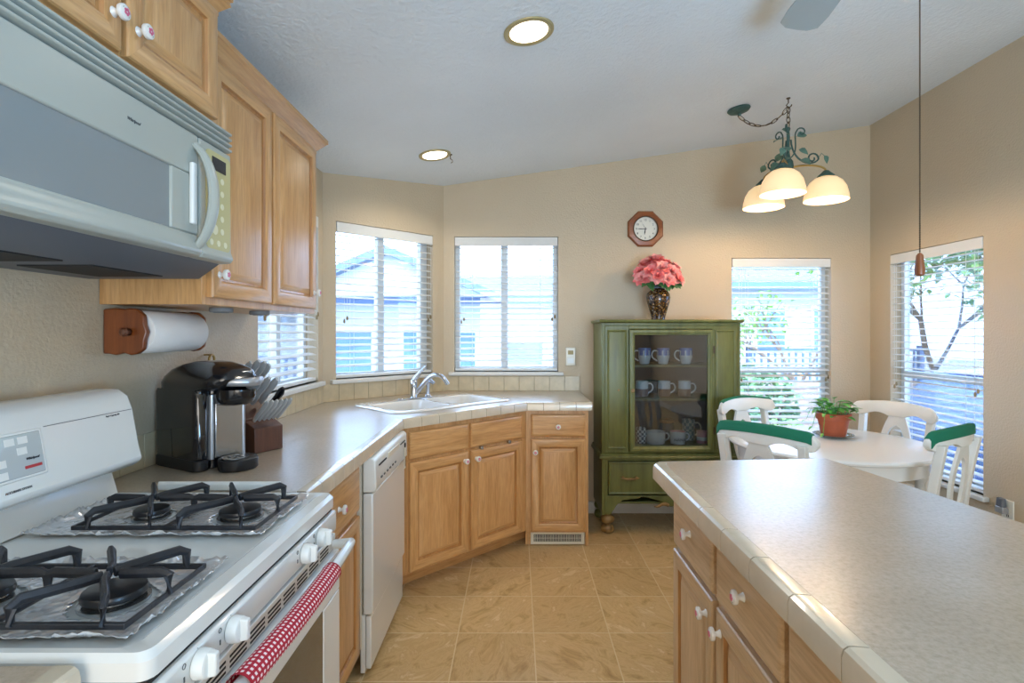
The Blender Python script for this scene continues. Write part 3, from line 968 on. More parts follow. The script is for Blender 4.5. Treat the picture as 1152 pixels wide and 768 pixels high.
for x, t in ((.23, .78), (.26, .78), (.30, .78), (.335, .8), (.37, .8), (.40, .8), (.345, .4), (.345, .16), (.395, .58), (.30, .2), (.25, .3), (.25, .55)):
    m = MB(); m.hexa([onp(x, t - .07, .0045), onp(x + .022, t - .07, .0045), onp(x + .022, t - .07, .003), onp(x, t - .07, .003), onp(x, t + .08, .0045), onp(x + .022, t + .08, .0045), onp(x + .022, t + .08, .003), onp(x, t + .08, .003)]); m.build('panel_button', 'white_plastic', bg)
pface(.268, .325, .3, .62, .003, .0046, 'clock_display', 'display')
TILT = math.atan2(.018, .1)
def ptext(body, size, mat, x, t, d, sh=0.):
    o = text('lettering', body, size, mat, bg, (0, 0, 0), shear=sh)
    o.matrix_local = Matrix.Translation(onp(x, t, d)) @ Matrix.Rotation(-TILT, 4, 'X') @ Matrix(((1, 0, 0), (0, 0, -1), (0, 1, 0))).to_4x4()
ptext('Whirlpool', .0075, 'dark_ink', .427, .40, .0042, .35)
m = MB(); m.hexa([onp(.407, .2, .0045), onp(.447, .2, .0045), onp(.447, .2, .003), onp(.407, .2, .003), onp(.407, .26, .0045), onp(.447, .26, .0045), onp(.447, .26, .003), onp(.407, .26, .003)]); m.build('red_line', 'red_ink', bg)
ptext('Super Capacity 465', .006, 'grey_ink', .675, .93, .0008, .2)
ptext('ACCUBAKE SYSTEM', .0068, 'grey_ink', .385, -.18, .0035)
# groove lines on the backguard
pface(.06, .19, .985, 1.0, -.002, .0006, 'panel_groove', 'grey_ink'); pface(.47, .745, .985, 1.0, -.002, .0006, 'panel_groove', 'grey_ink')
# control panel with knobs, slots, door, drawer
b = MB(); b.rings([[(x, .0, .872), (x, -.004, .868), (x, -.004, .822), (x, .004, .812), (x, .04, .812), (x, .04, .872)] for x in (.004, W_ - .004)])
cp = b.build('knob_panel', 'white_enamel', root, bevel=.003)
for x in (.105, .203, .523, .622):
    m = MB(); m.lathe([(.0225, 0), (.0225, .006), (.021, .018), (.019, .02), (.001, .0205)], (x, -.0045, .846), 24, 'y')
    m.hexa([(x - .006, -.036, .829), (x + .006, -.036, .829), (x + .008, -.018, .826), (x - .008, -.018, .826), (x - .006, -.036, .864), (x + .006, -.036, .864), (x + .008, -.018, .867), (x - .008, -.018, .867)])
    kb = m.build('burner_knob', 'white_plastic', cp, bevel=.0025)
    m = MB(); m.box(x - .0008, x + .0008, -.0052, -.004, .8705 - .0005, .8755 - .006)
    for a in range(4):
        m.torus((x - .034, -.0046, .862), .004, .0006, Matrix.Rotation(R(90), 4, 'X'), 10, 4) if a == 0 else m.box(x - .036 + a * .001, x - .0355 + a * .001, -.0052, -.004, .838, .846)
    m.build('knob_marks', 'grey_ink', cp)
b = MB(); b.box(.006, W_ - .006, -.002, .03, .772, .810)
vt = b.build('vent_strip', 'white_enamel', root, bevel=.002)
m = MB()
for k in range(9):
    for z in (.7775, .7865, .7955):
        m.box(.06 + k * .072, .118 + k * .072, -.0028, -.001, z, z + .004)
m.build('vent_slots', 'gap', vt)
b = MB(); b.box(.006, W_ - .006, -.014, .03, .66, .768); b.box(.006, .11, -.014, .03, .25, .66); b.box(W_ - .13, W_ - .006, -.014, .03, .25, .66); b.box(.11, W_ - .13, -.014, .03, .25, .33)
od = b.build('oven_door', 'white_enamel', root, bevel=.004)
b = MB(); b.box(.11, W_ - .13, -.012, .0, .33, .66); b.build('oven_window', 'oven_glass', od)
hz = .800
hpts = [(.035, -.010, .79)] + [(.05 + t * .657 , -.058 - .012 * math.sin(PI * t), hz) for t in [i / 16 for i in range(17)]] + [(W_ - .035, -.010, .79)]
b = MB(); b.tube(hpts, [.013] + [.0125] * 17 + [.013], 12); b.build('door_handle', 'white_enamel', od)
b = MB(); b.box(.006, W_ - .006, -.010, .03, .07, .243); b.build('storage_drawer', 'white_enamel', root, bevel=.006)
b = MB(); b.box(.03, W_ - .03, .06, .08, 0.0005, .065); b.build('base_plinth', 'gap', root)
# burners and grates: local x along the width, y toward the wall
def grate(x0, x1, y0, y1, zb=.9255, zt=.960):
    mb = MB()
    bar = .0062
    def fl(pts, r=bar, flat=.75): mb.tube(pts, r, 6, flat=flat, up=(0, 0, 1))
    ym = (y0 + y1) / 2
    fr_ = [(x0, y0, zb), (x1, y0, zb), (x1, y1, zb), (x0, y1, zb)]
    mb.tube(fr_, .0065, 4, loop=True)
    fl([(x0, ym, zb), (x1, ym, zb)])
    for cy in ((y0 + ym) / 2, (y1 + ym) / 2):
        cx = (x0 + x1) / 2
        hy = (ym - y0) / 2
        for sx in (-1, 1):
            ex = cx + sx * (x1 - x0) / 2
            for sy in (-.52, .52):
                fl([(ex, cy + sy * hy * 1.3, zb), (ex, cy + sy * hy * 1.3, zt - .008), (ex - sx * .012, cy + sy * hy * 1.2, zt), (cx + sx * .03, cy + sy * .03, zt - .002), (cx + sx * .008, cy + sy * .008, zt - .003)], .0098, .62)
        for sy in (-1, 1):
            ey = cy + sy * hy
            fl([(cx, ey, zb), (cx, ey, zt - .004), (cx, ey - sy * .012, zt), (cx, cy + sy * .02, zt - .002)], .0098, .62)
    return mb.build('burner_grate', 'iron', root, bevel=.0012, smooth=30)
def burner(x, y, r=.042):
    mb = MB(); mb.lathe([(r * 1.1, .9105), (r * 1.1, .916), (r * .8, .918), (r * .8, .926)], (x, y, 0), 28)
    bb = mb.build('burner', 'steel', root)
    mb = MB(); mb.lathe([(r, .923), (r * 1.02, .928), (r * .97, .934), (r * .6, .936), (.001, .936)], (x, y, 0), 28); mb.build('burner_cap', 'burner', bb)
for (x0, x1) in ((.066, .270), (.468, .690)):
    grate(x0, x1, .08, .485)
    burner((x0 + x1) / 2, .17, .047); burner((x0 + x1) / 2, .385, .038)
# foil liners laid on the cooktop
def foil_sheet(x0, x1, y0, y1, label):
    nx, ny = 44, 64
    mb = MB(); gv_ = []
    rnd = random.Random(int(x0 * 1000))
    for j in range(ny + 1):
        row = []
        for i in range(nx + 1):
            u, v_ = i / nx, j / ny
            edge = min(u * (x1 - x0), (1 - u) * (x1 - x0), v_ * (y1 - y0), (1 - v_) * (y1 - y0))
            x, y = x0 + (x1 - x0) * u, y0 + (y1 - y0) * v_
            nz = mnoise.noise(Vector((x * 26, y * 26, x0 * 9))) * .003 + abs(mnoise.noise(Vector((x * 70, y * 70, 3)))) * .004
            k = max(0, 1 - edge / .021)
            nz = nz * (.45 + 1.6 * k) + .006 * k * k + k * rnd.uniform(0, .007)
            wob = .006 * k * mnoise.noise(Vector((x * 30, y * 30, 8)))
            row.append(mb.v((x + wob, y + wob, .9135 + max(0, nz))))
        gv_.append(row)
    bx = (.166, .579)[x0 > .3]
    for j in range(ny):
        for i in range(nx):
            xc, yc = x0 + (x1 - x0) * (i + .5) / nx, y0 + (y1 - y0) * (j + .5) / ny
            if math.hypot(xc - bx, yc - .17) < .062 or math.hypot(xc - bx, yc - .385) < .052: continue
            mb.face([gv_[j][i], gv_[j][i + 1], gv_[j + 1][i + 1], gv_[j + 1][i]])
    o = mb.build('foil_liner', 'foil', None, smooth=25)
    o.location = (-.50, .738, 0); o.rotation_euler = (0, 0, R(90))
    sd = o.modifiers.new('thickness', 'SOLIDIFY'); sd.thickness = .0004
    return tag(o, label, 'foil', 'foil liners on the cooktop')
foil_sheet(.040, .312, .056, .575, 'crinkled foil liner under the near pair of burners')
foil_sheet(.437, .717, .056, .575, 'crinkled foil liner under the far pair of burners')
# gingham handle cover
def cover():
    mb = MB(); t0, t1 = .105, .73
    pts = [Vector((.05 + t * .657, -.058 - .012 * math.sin(PI * t), hz)) for t in [t0 + (t1 - t0) * i / 20 for i in range(21)]]
    seg = 20
    mb.tube(pts, [.021] * 21, seg, caps=False)
    uvl = mb.bm.loops.layers.uv.new('uv')
    mb.bm.verts.index_update(); mb.bm.verts.ensure_lookup_table()
    for f in mb.bm.faces:
        ids = [l.vert.index for l in f.loops]
        for l in f.loops:
            r_, c_ = divmod(l.vert.index, seg)
            if c_ == 0 and max(i % seg for i in ids) == seg - 1: c_ = seg
            l[uvl].uv = (r_ * (t1 - t0) * .657 / 20 / .0105, c_ * 13 / seg)
    o = mb.build('handle_cover', 'gingham', None)
    o.location = (-.50, .738, 0); o.rotation_euler = (0, 0, R(90))
    for i in (0, 20):
        d = (pts[1] - pts[0]).normalized()
        m = MB(); m.tube([pts[i] - d * .003, pts[i] + d * .003], [.0222, .0222], seg, caps=False)
        e = m.build('cover_trim', 'red_trim', o)
    tag(o, 'red and white gingham cloth sleeve on the oven door handle', 'handle cover')
cover()
# ------------------------------------------------------------------ sink and faucet
def sink():
    root = thing('kitchen_sink', 'white double-bowl drop-in sink in the angled countertop', 'sink', (*SC, .9165), R(45))
    mb = MB()
    out = rrect(0, 0, .87, .51, .07, 6)
    bl = [(-.205, -.025, .375, .375), (.205, -.025, .375, .375)]
    holes = [rrect(cx, cy, w, h, .06, 6) for cx, cy, w, h in bl]
    mb.rings([lo(rrect(0, 0, .874, .514, .072, 6), .0012), lo(out, .006), lo(rrect(0, 0, .855, .495, .065, 6), .0095)], cap0=False, cap1=False)
    mb.fill([rrect(0, 0, .855, .495, .065, 6)] + holes, .0095)
    mb.build('rim', 'porcelain', root, weld=.0003)
    for cx, cy, w, h in bl:
        m = MB()
        m.rings([lo(rrect(cx, cy, w, h, .06, 6), .0095), lo(rrect(cx, cy, w - .012, h - .012, .06, 6), -.004), lo(rrect(cx, cy, w - .04, h - .04, .06, 6), -.15), lo(rrect(cx, cy, w - .09, h - .09, .05, 6), -.17), lo(rrect(cx, cy, .08, .08, .0399, 6), -.174)], cap0=False)
        bo = m.build('bowl', 'porcelain', root)
        for p in bo.data.polygons: p.flip()
        m = MB(); m.lathe([(.036, -.173), (.036, -.170), (.03, -.1705), (.001, -.172)], (cx, cy, 0), 20); m.build('drain', 'chrome', bo)
sink()
fc = s2w(-.005, .208)
root = thing('faucet', 'chrome single-lever faucet at the back of the sink', 'faucet', (*fc, .926), R(45))
b = MB(); b.prism(rrect(0, 0, .25, .052, .0255, 6), 0, .009); b.build('deck_plate', 'chrome', root, bevel=.003)
b = MB(); b.lathe([(.026, .009), (.023, .02), (.021, .07), (.021, .085), (.022, .09), (.019, .118), (.012, .126), (.001, .127)], (-.01, 0, 0), 24); b.build('body', 'chrome', root)
pts = bez((0.002, -.012, .035), (.03, -.085, .13), (.065, -.15, .225), (.10, -.215, .10), 18)
b = MB(); b.tube(pts, [.016 - .004 * i / 18 for i in range(19)], 12); b.build('spout', 'chrome', root)
b = MB(); b.tube([(-.01, 0, .112), (.0, -.012, .14), (.03, -.045, .19), (.045, -.06, .212)], [.016, .014, .009, .0075], 10); b.build('lever', 'chrome', root)
b = MB(); b.lathe([(.019, .009), (.016, .018), (.013, .02), (.0125, .072), (.015, .085)], (.10, .0, 0), 18)
b.tube([(.10, 0, .07), (.103, -.004, .098), (.112, -.02, .108), (.122, -.038, .092)], [.014, .0145, .013, .010], 10); b.build('side_sprayer', 'chrome', root)

# ------------------------------------------------------------------ coffee maker, front toward +x
root = thing('coffee_maker', 'black and silver single-cup coffee maker on the left countertop', 'coffee maker', (-1.0, 1.70, .9175), R(61))
root.scale = (.9, 1.12, 1)
def slabs(w, d, r, *zs, cx=0., cy=0.): return [lo(rrect(cx, cy, w, d, r, 6), z) for z in zs]
b = MB(); b.rings([lo(rrect(.112, .112, .125, .20, .03, 6), z) for z in (.0, .255)]); b.build('body', 'black', root, bevel=.003)
b = MB(); b.rings([lo(rrect(.022, .108, w, d, .021, 6), z) for w, d, z in ((.050, .206, .036), (.052, .214, .04), (.054, .218, .245), (.050, .21, .256))]); tk = b.build('water_tank', 'tank', root)
b = MB(); b.rings([lo(rrect(.022, .108, w, d, .022, 6), z) for w, d, z in ((.050, .206, .0), (.055, .218, .004), (.055, .218, .032), (.052, .212, .0355))]); b.build('tank_base', 'black_matt', tk)
b = MB(); b.box(.062, .168, -.004, .011, .036, .215); b.build('front_plate', 'steel', root, bevel=.003)
for x in (.052, .172):
    b = MB(); b.rings([lo(rrect(x, .006, .016, .022, .0075, 4), z) for z in (.034, .24)]); b.build('side_rail', 'silver', root)
rr = []
for z, x0, x1, y0, y1 in ((.2565, -.006, .176, -.045, .218), (.275, -.008, .180, -.085, .218), (.295, -.002, .178, -.098, .208), (.318, .014, .170, -.085, .185), (.334, .035, .155, -.05, .15), (.344, .06, .135, -.01, .11), (.347, .085, .115, .02, .08)):
    rr.append(lo(rrect((x0 + x1) / 2, (y0 + y1) / 2, x1 - x0, y1 - y0, min(x1 - x0, y1 - y0) * .36, 8), z))
b = MB(); b.rings(rr); hd = b.build('brew_head', 'black', root, smooth=60)
b = MB(); b.rings([lo(rrect(.112, (y0 + y1) / 2, w, y1 - y0, w * .46, 8), z) for w, y0, y1, z in ((.085, -.06, .03, .206), (.115, -.088, .03, .214), (.122, -.096, .03, .235), (.122, -.096, .03, .258))]); b.build('brew_nozzle', 'black', root, smooth=60)
hpt = [(.006, .02, .283), (.018, -.04, .285), (.05, -.088, .285), (.09, -.112, .284), (.112, -.116, .284), (.134, -.112, .284), (.170, -.088, .285), (.188, -.04, .285), (.190, .02, .283)]
b = MB(); b.tube(hpt, [.006, .010, .013, .014, .015, .014, .013, .010, .006], 10, flat=.55, up=(0, 0, 1)); b.build('lid_handle', 'silver', root, smooth=60)
b = MB(); b.rings([lo(rrect(.112, -.07, .05, .034, .01, 4), z) for z in (.297, .318)]); b.build('button_pod', 'steel', root, bevel=.003)
b = MB(); b.rings([lo(rrect(.112, -.048, w, d, .052, 8), z) for w, d, z in ((.128, .086, .0), (.136, .092, .005), (.136, .092, .034), (.128, .085, .038))])
dt = b.build('drip_tray', 'black_matt', root)
b = MB(); b.rings([lo(rrect(.112, -.048, .108, .068, .0335, 8), z) for z in (.0385, .040)]); tg = b.build('drip_grate', 'steel', dt)
b = MB()
for k in range(8):
    a = k * 2 * PI / 8
    b.lathe([(.006, .0401), (.006, .0407)], (.112 + .034 * math.cos(a), -.048 + .02 * math.sin(a), 0), 8)
b.lathe([(.008, .0401), (.008, .0407)], (.112, -.048, 0), 10); b.build('grate_slots', 'black_matt', tg)

# ------------------------------------------------------------------ paper towels
PX, PZ = -1.143, 1.359
root = thing('paper_towel_holder', 'reddish wooden paper towel holder hung under the wall cabinet', 'towel holder', (PX, 1.60, PZ))
def plate(y0, y1, name):
    pr = [(-.076, -.064), (-.076, .068), (-.03, .07), (-.015, .067), (.0, .07), (.024, .068), (.043, .05), (.046, .022), (.053, 0), (.046, -.022), (.043, -.05), (.026, -.064), (.005, -.068), (-.015, -.062), (-.04, -.068), (-.06, -.064)]
    m = MB(); m.prism(pr[::-1], y0, y1, 'y'); return m.build(name, 'redwood', root, bevel=.004)
e = plate(0, .018, 'end_plate')
b = MB(); b.lathe([(.008, -.001), (.009, .004), (.007, .008), (.012, .014), (.013, .022), (.009, .028), (.001, .03)], (.0, .0, 0), 16, 'y'); b.build('dowel_knob', 'darkwood', e)
plate(.305, .323, 'end_plate')
b = MB(); b.box(-.0765, -.0675, .019, .304, -.03, .04); b.build('back_board', 'redwood', root, bevel=.002)
b = MB(); b.lathe([(.011, -.323), (.011, -.0)], (0, 0, 0), 14, 'y'); b.build('dowel', 'redwood', root)
root = thing('paper_towel_roll', 'white embossed paper towel roll on the wooden holder', 'paper towel', (PX, 1.62, PZ))
b = MB(); b.rings([[(r * math.cos(a), y, r * math.sin(a)) for a in [2 * PI * i / 40 for i in range(40)]] for r, y in ((.021, .002), (.063, .002), (.065, .005), (.065, .28), (.063, .283), (.021, .283))], cap0=False, cap1=False, loop=False)
b.build('roll', 'towel', root, smooth=50)
b = MB(); b.rings([[(r * math.cos(a), y, r * math.sin(a)) for a in [2 * PI * i / 24 for i in range(24)]] for r, y in ((.0205, .003), (.0205, .282), (.019, .282), (.019, .003))], cap0=False, cap1=False, loop=True)
b.build('cardboard_core', plain('cardboard', '#a98c66', .8), root)

# ------------------------------------------------------------------ knife block
KB = (-1.0, 2.06)
root = thing('knife_block', 'dark wooden knife block beside the coffee maker', 'knife block', (*KB, .9175), R(62))
mb = MB(); mb.rings([[(x, y, z) for y, z in ((-.03, 0), (.15, 0), (.15, .20), (.095, .225), (-.03, .12))] for x in (-.06, .06)])
mb.build('block', 'darkwood', root, bevel=.003)
mb = MB(); mb.rings([[(x, y, z) for y, z in ((-.09, 0), (-.032, 0), (-.032, .115), (-.09, .09))] for x in (-.06, .06)])
mb.build('front_block', 'darkwood', root, bevel=.003)
def knife(lx, ly, lz, tilt, L, mat_, group, label, r=.011):
    c, s = math.cos(R(62)), math.sin(R(62))
    o = thing('knife', label, 'knife', (KB[0] + c * lx - s * ly, KB[1] + s * lx + c * ly, .9175 + lz), R(62), group)
    d = Vector((0, -math.sin(tilt), math.cos(tilt)))
    o.location += Matrix.Rotation(R(62), 3, 'Z') @ (d * .02)
    m = MB()
    pts = [d * (-.004), d * .012, d * (L * .5), d * (L * .85), d * L]
    m.tube(pts, [r * .8, r * 1.1, r * 1.05, r * 1.25, r * .7], 8, flat=.6, up=(0, 1, .2)); m.build('handle', mat_, o)
    m = MB(); m.tube([d * (-.009), d * -.001], [.006, .007], 4, flat=.15, up=(0, 1, .2)); m.build('blade', 'steel', o)
for lx, ly, lz, L in ((-.042, .075, .212, .15), (-.012, .075, .212, .155), (.02, .075, .212, .145), (.046, .075, .212, .13), (-.04, .015, .161, .135), (-.005, .015, .161, .14), (.032, .015, .161, .13)):
    knife(lx, ly, lz, R(46), L, 'knife_steel', 'large knives in the knife block', 'large steel-handled knife in the upper slots of the wooden knife block', .0125)
knife(.05, -.012, .138, R(46), .11, 'black', None, 'black-handled shears in the knife block, among the steel knives', .013)
for k in range(6): knife(-.05 + k * .02, -.06, .106, R(46), .105, 'knife_steel', 'steak knives in the knife block', 'slim steel steak knife in the low front row of the knife block', .0085)

# small brass ring on the wall behind the coffee maker
mb = MB(); mb.torus((0, 0, 0), .018, .0045, Matrix.Rotation(R(90), 3, 'Y').to_4x4(), 20, 8)
o = mb.build('brass_ring', 'brass', None); o.location = (LEFT_X + .03, 2.12, 1.252)
mb = MB(); mb.tube([(-.0295, 0, .018), (0, 0, .018)], .003, 8); mb.build('ring_pin', 'brass', o)
tag(o, 'small brass ring on the wall behind the coffee maker', 'ring')

# ------------------------------------------------------------------ thermostat, outlet
root = thing('thermostat', 'small cream wall control right of the window by the hutch', 'thermostat', (.398, BACK_Y - .001, 1.175))
b = MB(); b.box(-.037, .037, -.02, 0, -.068, .068); b.build('case', 'bisque', root, bevel=.006)
b = MB(); b.box(-.02, .02, -.0215, -.0195, .015, .045); b.build('display', plain('amber_display', '#a08a4e', .4), root, bevel=.001)
b = MB(); b.box(-.024, .024, -.022, -.0195, -.05, -.01); b.build('cover_flap', 'white_plastic', root, bevel=.002)
root = thing('wall_outlet', 'white wall outlet low on the right wall behind the island', 'outlet', (RIGHT_X - .001, 2.93, .395), R(-90))
b = MB(); b.box(-.036, .036, -.007, 0, -.06, .06); b.build('cover_plate', 'sky_panel', root, bevel=.003)
b = MB(); b.box(-.004, -.001, -.0085, -.0065, -.03, -.02); b.box(.006, .009, -.0085, -.0065, -.03, -.02); b.build('socket', 'gap', root)
root = thing('night_light', 'grey plug-in night light in the wall outlet', 'night light', (RIGHT_X - .008, 2.945, .41), R(-90))
b = MB(); b.box(-.025, .025, -.035, -.0005, -.03, .005); b.build('plug', 'silver', root, bevel=.004)
b = MB(); b.rings([lo(rrect(0, -.02, .045, .03, .01, 4), .006), lo(rrect(0, -.02, .04, .026, .01, 4), .05)]); b.build('lens', 'micro_grey', root, bevel=.002)

# ------------------------------------------------------------------ green hutch
HW = .93
HL = (.567, 3.65)
root = thing('china_hutch', 'distressed olive green hutch with a glass door and bun feet', 'hutch', (*HL, 0))
HD = .40
b = MB()
b.box(0, .022, .0, HD, .13, 1.42); b.box(HW - .022, HW, .0, HD, .13, 1.42)
b.box(.022, .181, 0, .018, .545, 1.40); b.box(.747, HW - .022, 0, .018, .545, 1.40)
b.box(.181, .747, 0, .018, 1.378, 1.40); b.box(.181, .747, 0, .018, .545, .556)
b.box(.022, HW - .022, .0, HD - .01, 1.40, 1.42)
b.box(.022, .04, .0, .018, .2, .53); b.box(HW - .04, HW - .022, .0, .018, .2, .53); b.box(.022, HW - .022, .018, HD - .01, .2, .215)
b.box(.04, HW - .04, .0, .018, .492, .53)
b.build('case', 'olive', root, bevel=.0025)
b = MB(); b.box(.022, HW - .022, HD - .01, HD - .002, .2, 1.40); b.box(.0225, .03, .019, HD - .011, .56, 1.399); b.box(HW - .03, HW - .0225, .019, HD - .011, .56, 1.399)
b.box(.03, .18, .0185, .024, .56, 1.399); b.box(.75, HW - .03, .0185, .024, .56, 1.399)
b.build('inside_lining', 'hutch_inside', root)
b = MB(); b.rings([[(-e, -e, z), (HW + e, -e, z), (HW + e, HD, z), (-e, HD, z)] for e, z in ((.002, 1.418), (.016, 1.424), (.02, 1.436), (.014, 1.441))])
b.build('top', 'olive', root, bevel=.002)
b = MB(); b.rings([[(-e, -e, z), (HW + e, -e, z), (HW + e, HD - .01, z), (-e, HD - .01, z)] for e, z in ((.001, .505), (.018, .511), (.018, .523), (.012, .528), (.014, .536), (.001, .544))])
b.build('waist_moulding', 'olive', root, bevel=.0015)
def flat_panel(x0, x1, z0, z1, y=0.):
    m = MB(); vr = []
    for i, yy in ((0, y - .0002), (0, y - .004), (.005, y - .006), (.010, y - .004), (.014, y - .0005), (.02, y - .0015)):
        vr.append([(x0 + i, yy, z0 + i), (x1 - i, yy, z0 + i), (x1 - i, yy, z1 - i), (x0 + i, yy, z1 - i)])
    m.rings(vr); return m
flat_panel(.036, .168, .575, 1.372).build('side_panel', 'olive', root, smooth=20)
flat_panel(.762, .894, .575, 1.372).build('side_panel', 'olive', root, smooth=20)
m = MB()
for x in (.006, HW - .014): m.box(x, x + .008, -.004, .001, .56, 1.40)
m.build('corner_bead', 'olive', root, bevel=.002)
for z, nm in ((1.12, 'shelf'), (.893, 'shelf'), (.578, 'shelf')):
    m = MB(); m.box(.031, HW - .031, .03, HD - .012, z, z + .014); m.build(nm, 'olive', root, bevel=.002)
# door
dx0, dx1_, dz0, dz1, ff = .184, .744, .558, 1.374, .036
m = MB()
vr = [[(dx0 + i, y, dz0 + i), (dx1_ - i, y, dz0 + i), (dx1_ - i, y, dz1 - i), (dx0 + i, y, dz1 - i)] for i, y in ((0, .012), (0, -.014), (.004, -.018), (ff - .016, -.018), (ff - .010, -.012), (ff - .003, -.010), (ff, -.004), (ff, .012))]
m.rings(vr, cap0=False, cap1=False, loop=True)
dr_ = m.build('door', 'olive', root, smooth=25)
m = MB(); m.box(dx0 + ff - .002, dx1_ - ff + .002, -.001, .002, dz0 + ff - .002, dz1 - ff + .002); m.build('door_glass', 'hutch_glass', dr_)
m = MB(); m.lathe([(.006, 0), (.005, .008), (.012, .014), (.013, .02), (.008, .026), (.001, .027)], (dx0 + .017, -.018, .968), 16, 'y'); m.build('door_knob', 'olive_worn', dr_)
m = MB(); m.lathe([(.007, 0), (.006, .003), (.001, .004)], (.112, -.003, .968), 12, 'y'); m.build('key_escutcheon', 'olive_worn', root)
m = MB()
for z in (.70, 1.24): m.tube([(dx1_ + .004, -.016, z - .025), (dx1_ + .004, -.016, z + .025)], .005, 8)
m.build('door_hinge', 'bronze', dr_)
# drawer
m = flat_panel(.044, HW - .044, .272, .488, -.006); 
m.box(.044, HW - .044, -.006, .01, .272, .488)
dw = m.build('drawer', 'olive', root, smooth=20)
for hx in (.185, .745):
    m = MB()
    for s_ in (-.045, .045): m.lathe([(.010, 0), (.007, .006), (.006, .018)], (hx + s_, -.0065, .385), 12, 'y')
    m.tube([(hx - .06, -.026, .385), (hx - .045, -.027, .383), (hx - .02, -.029, .379), (hx + .02, -.029, .379), (hx + .045, -.027, .383), (hx + .06, -.026, .385)], [.003, .006, .008, .008, .006, .003], 10)
    m.build('drawer_pull', 'olive_worn', dw)
# scalloped apron
ap = [(.022, .262), (.022, .135)]
for i in range(41):
    t = i / 40; x = .06 + t * (HW - .12)
    u = abs(t - .5) * 2
    z = .232 - .02 * math.cos(u * PI * 2) * (1 if u < .55 else .4)
    if u > .82: z = .225 - .09 * ((u - .82) / .18) ** 1.4
    if u < .14: z = .205 - .018 * math.cos(u / .14 * PI / 2)
    ap.append((x, z))
ap += [(HW - .022, .135), (HW - .022, .262)]
m = MB(); m.prism(ap, -.003, .015, 'y'); m.build('apron', 'olive', root, bevel=.003)
m = MB()
for s_ in (-1, 1):
    m.tube([(HW / 2 + s_ * (.02 + .016 * k), -.008, .198 + .01 * math.sin(k * .9)) for k in range(7)], [.012, .013, .012, .010, .009, .007, .004], 8)
m.build('carved_swag', 'olive_worn', root)
for fx in (.045, HW - .045):
    for fy in (.045, HD - .05):
        m = MB(); m.lathe([(.028, .0005), (.042, .010), (.047, .028), (.040, .048), (.024, .058), (.024, .064), (.042, .074), (.048, .092), (.042, .112), (.028, .122), (.03, .136)], (fx, fy, 0), 24)
        m.build('bun_foot', 'olive_worn' if fy < .1 else 'olive', root)

# ------------------------------------------------------------------ mugs on the shelves
M['mug_white'] = plain('mug_white', '#e9e8e2', .18, coat=.4)
M['mug_blue'] = plain('mug_blue', '#6d86c0', .25)
M['mug_tan'] = plain('mug_tan', '#8f6b57', .6)
M['mug_dark'] = plain('glass_dark', '#555e66', .15)
M['mug_navy'] = plain('jar_navy', '#2c2f4c', .25)
M['mug_lid'] = plain('jar_lid', '#8a5134', .5)
M['mug_cream'] = plain('mug_cream', '#c9c0a0', .35)
M['mug_pink'] = plain('mug_pink', '#d98f9c', .35)
M['mug_pattern'] = plain('mug_pattern', '#7f8a7c', .4)
def mug(label, px, y, z, r, h, mats, side=1, group=None, bands=None, taper=.85, handle=True, name='mug', lettering=None, yaw=0.):
    x = (px - 582) / 612 * y
    o = thing(name, label, 'mug' if name == 'mug' else name.replace('_', ' '), (x, y, z), yaw, group)
    m = MB()
    hs = [0, .02, .12, .25, .45, .5, .55, .7, .85, 1.0]
    prof = [(r * (taper * .85), 0), (r * taper, h * .02)] + [(r * (taper + (1 - taper) * min(1, t / .45)), h * t) for t in hs[2:]]
    ins = [(rr_ * .92, max(hh, h * .06)) for rr_, hh in prof[::-1]]
    allp = prof + ins
    rings = [[(rr_ * math.cos(2 * PI * i / 28), rr_ * math.sin(2 * PI * i / 28), hh) for i in range(28)] for rr_, hh in allp]
    m.rings(rings)
    m.bm.faces.ensure_lookup_table()
    if bands:
        for f in m.bm.faces:
            c = f.calc_center_median(); rad = math.hypot(c.x, c.y); t = c.z / h; a = math.atan2(c.y, c.x)
            f.material_index = bands(t, a, rad / r)
    m.build('cup', mats, o)
    if handle:
        m = MB(); pts = [(side * (r * .95), 0, h * .82), (side * (r + h * .2), 0, h * .85), (side * (r + h * .33), 0, h * .62), (side * (r + h * .28), 0, h * .38), (side * (r * .93), 0, h * .2)]
        bz = []
        for i in range(4):
            for k in range(4): bz.append(Vector(pts[i]).lerp(Vector(pts[i + 1]), k / 4))
        bz.append(Vector(pts[-1]))
        for _ in range(3): bz = [bz[0]] + [(bz[i - 1] + bz[i] * 2 + bz[i + 1]) / 4 for i in range(1, len(bz) - 1)] + [bz[-1]]
        m.tube(bz, .0055, 8); m.build('mug_handle', mats[0], o)
    if lettering:
        text('lettering', lettering, h * .34, 'dark_ink', o, (0, -r * 1.0 - .0008, h * .40))
    return o
ZT = 1.1345
blue = lambda t, a, rr: 1 if rr > .7 and t > .55 and (int((a / (2 * PI) * 28)) % 4 != 0 or t > .9) else 0
for px, lab in ((725, 'blue and white footed mug at the left of the top hutch shelf'), (746, 'blue and white footed mug in the middle of the top hutch shelf'), (771.5, 'blue and white footed mug at the right of the top hutch shelf')):
    mug(lab, px, 3.80, ZT, .044, .112, ['mug_white', 'mug_blue'], -1, 'blue and white mugs on the top shelf', blue, taper=.72)
two = lambda t, a, rr: 1 if rr > .6 and t < .5 else 0
ZM = .9075
for px, lab in ((722, 'two-tone white and brown mug at the left of the middle hutch shelf'), (747, 'two-tone white and brown mug in the middle of the middle hutch shelf'), (770, 'two-tone white and brown mug at the right of the middle hutch shelf')):
    mug(lab, px, 3.82, ZM, .044, .108, ['mug_white', 'mug_tan'], 1, 'two-tone mugs on the middle shelf', two, taper=.98)
ZB = .5925
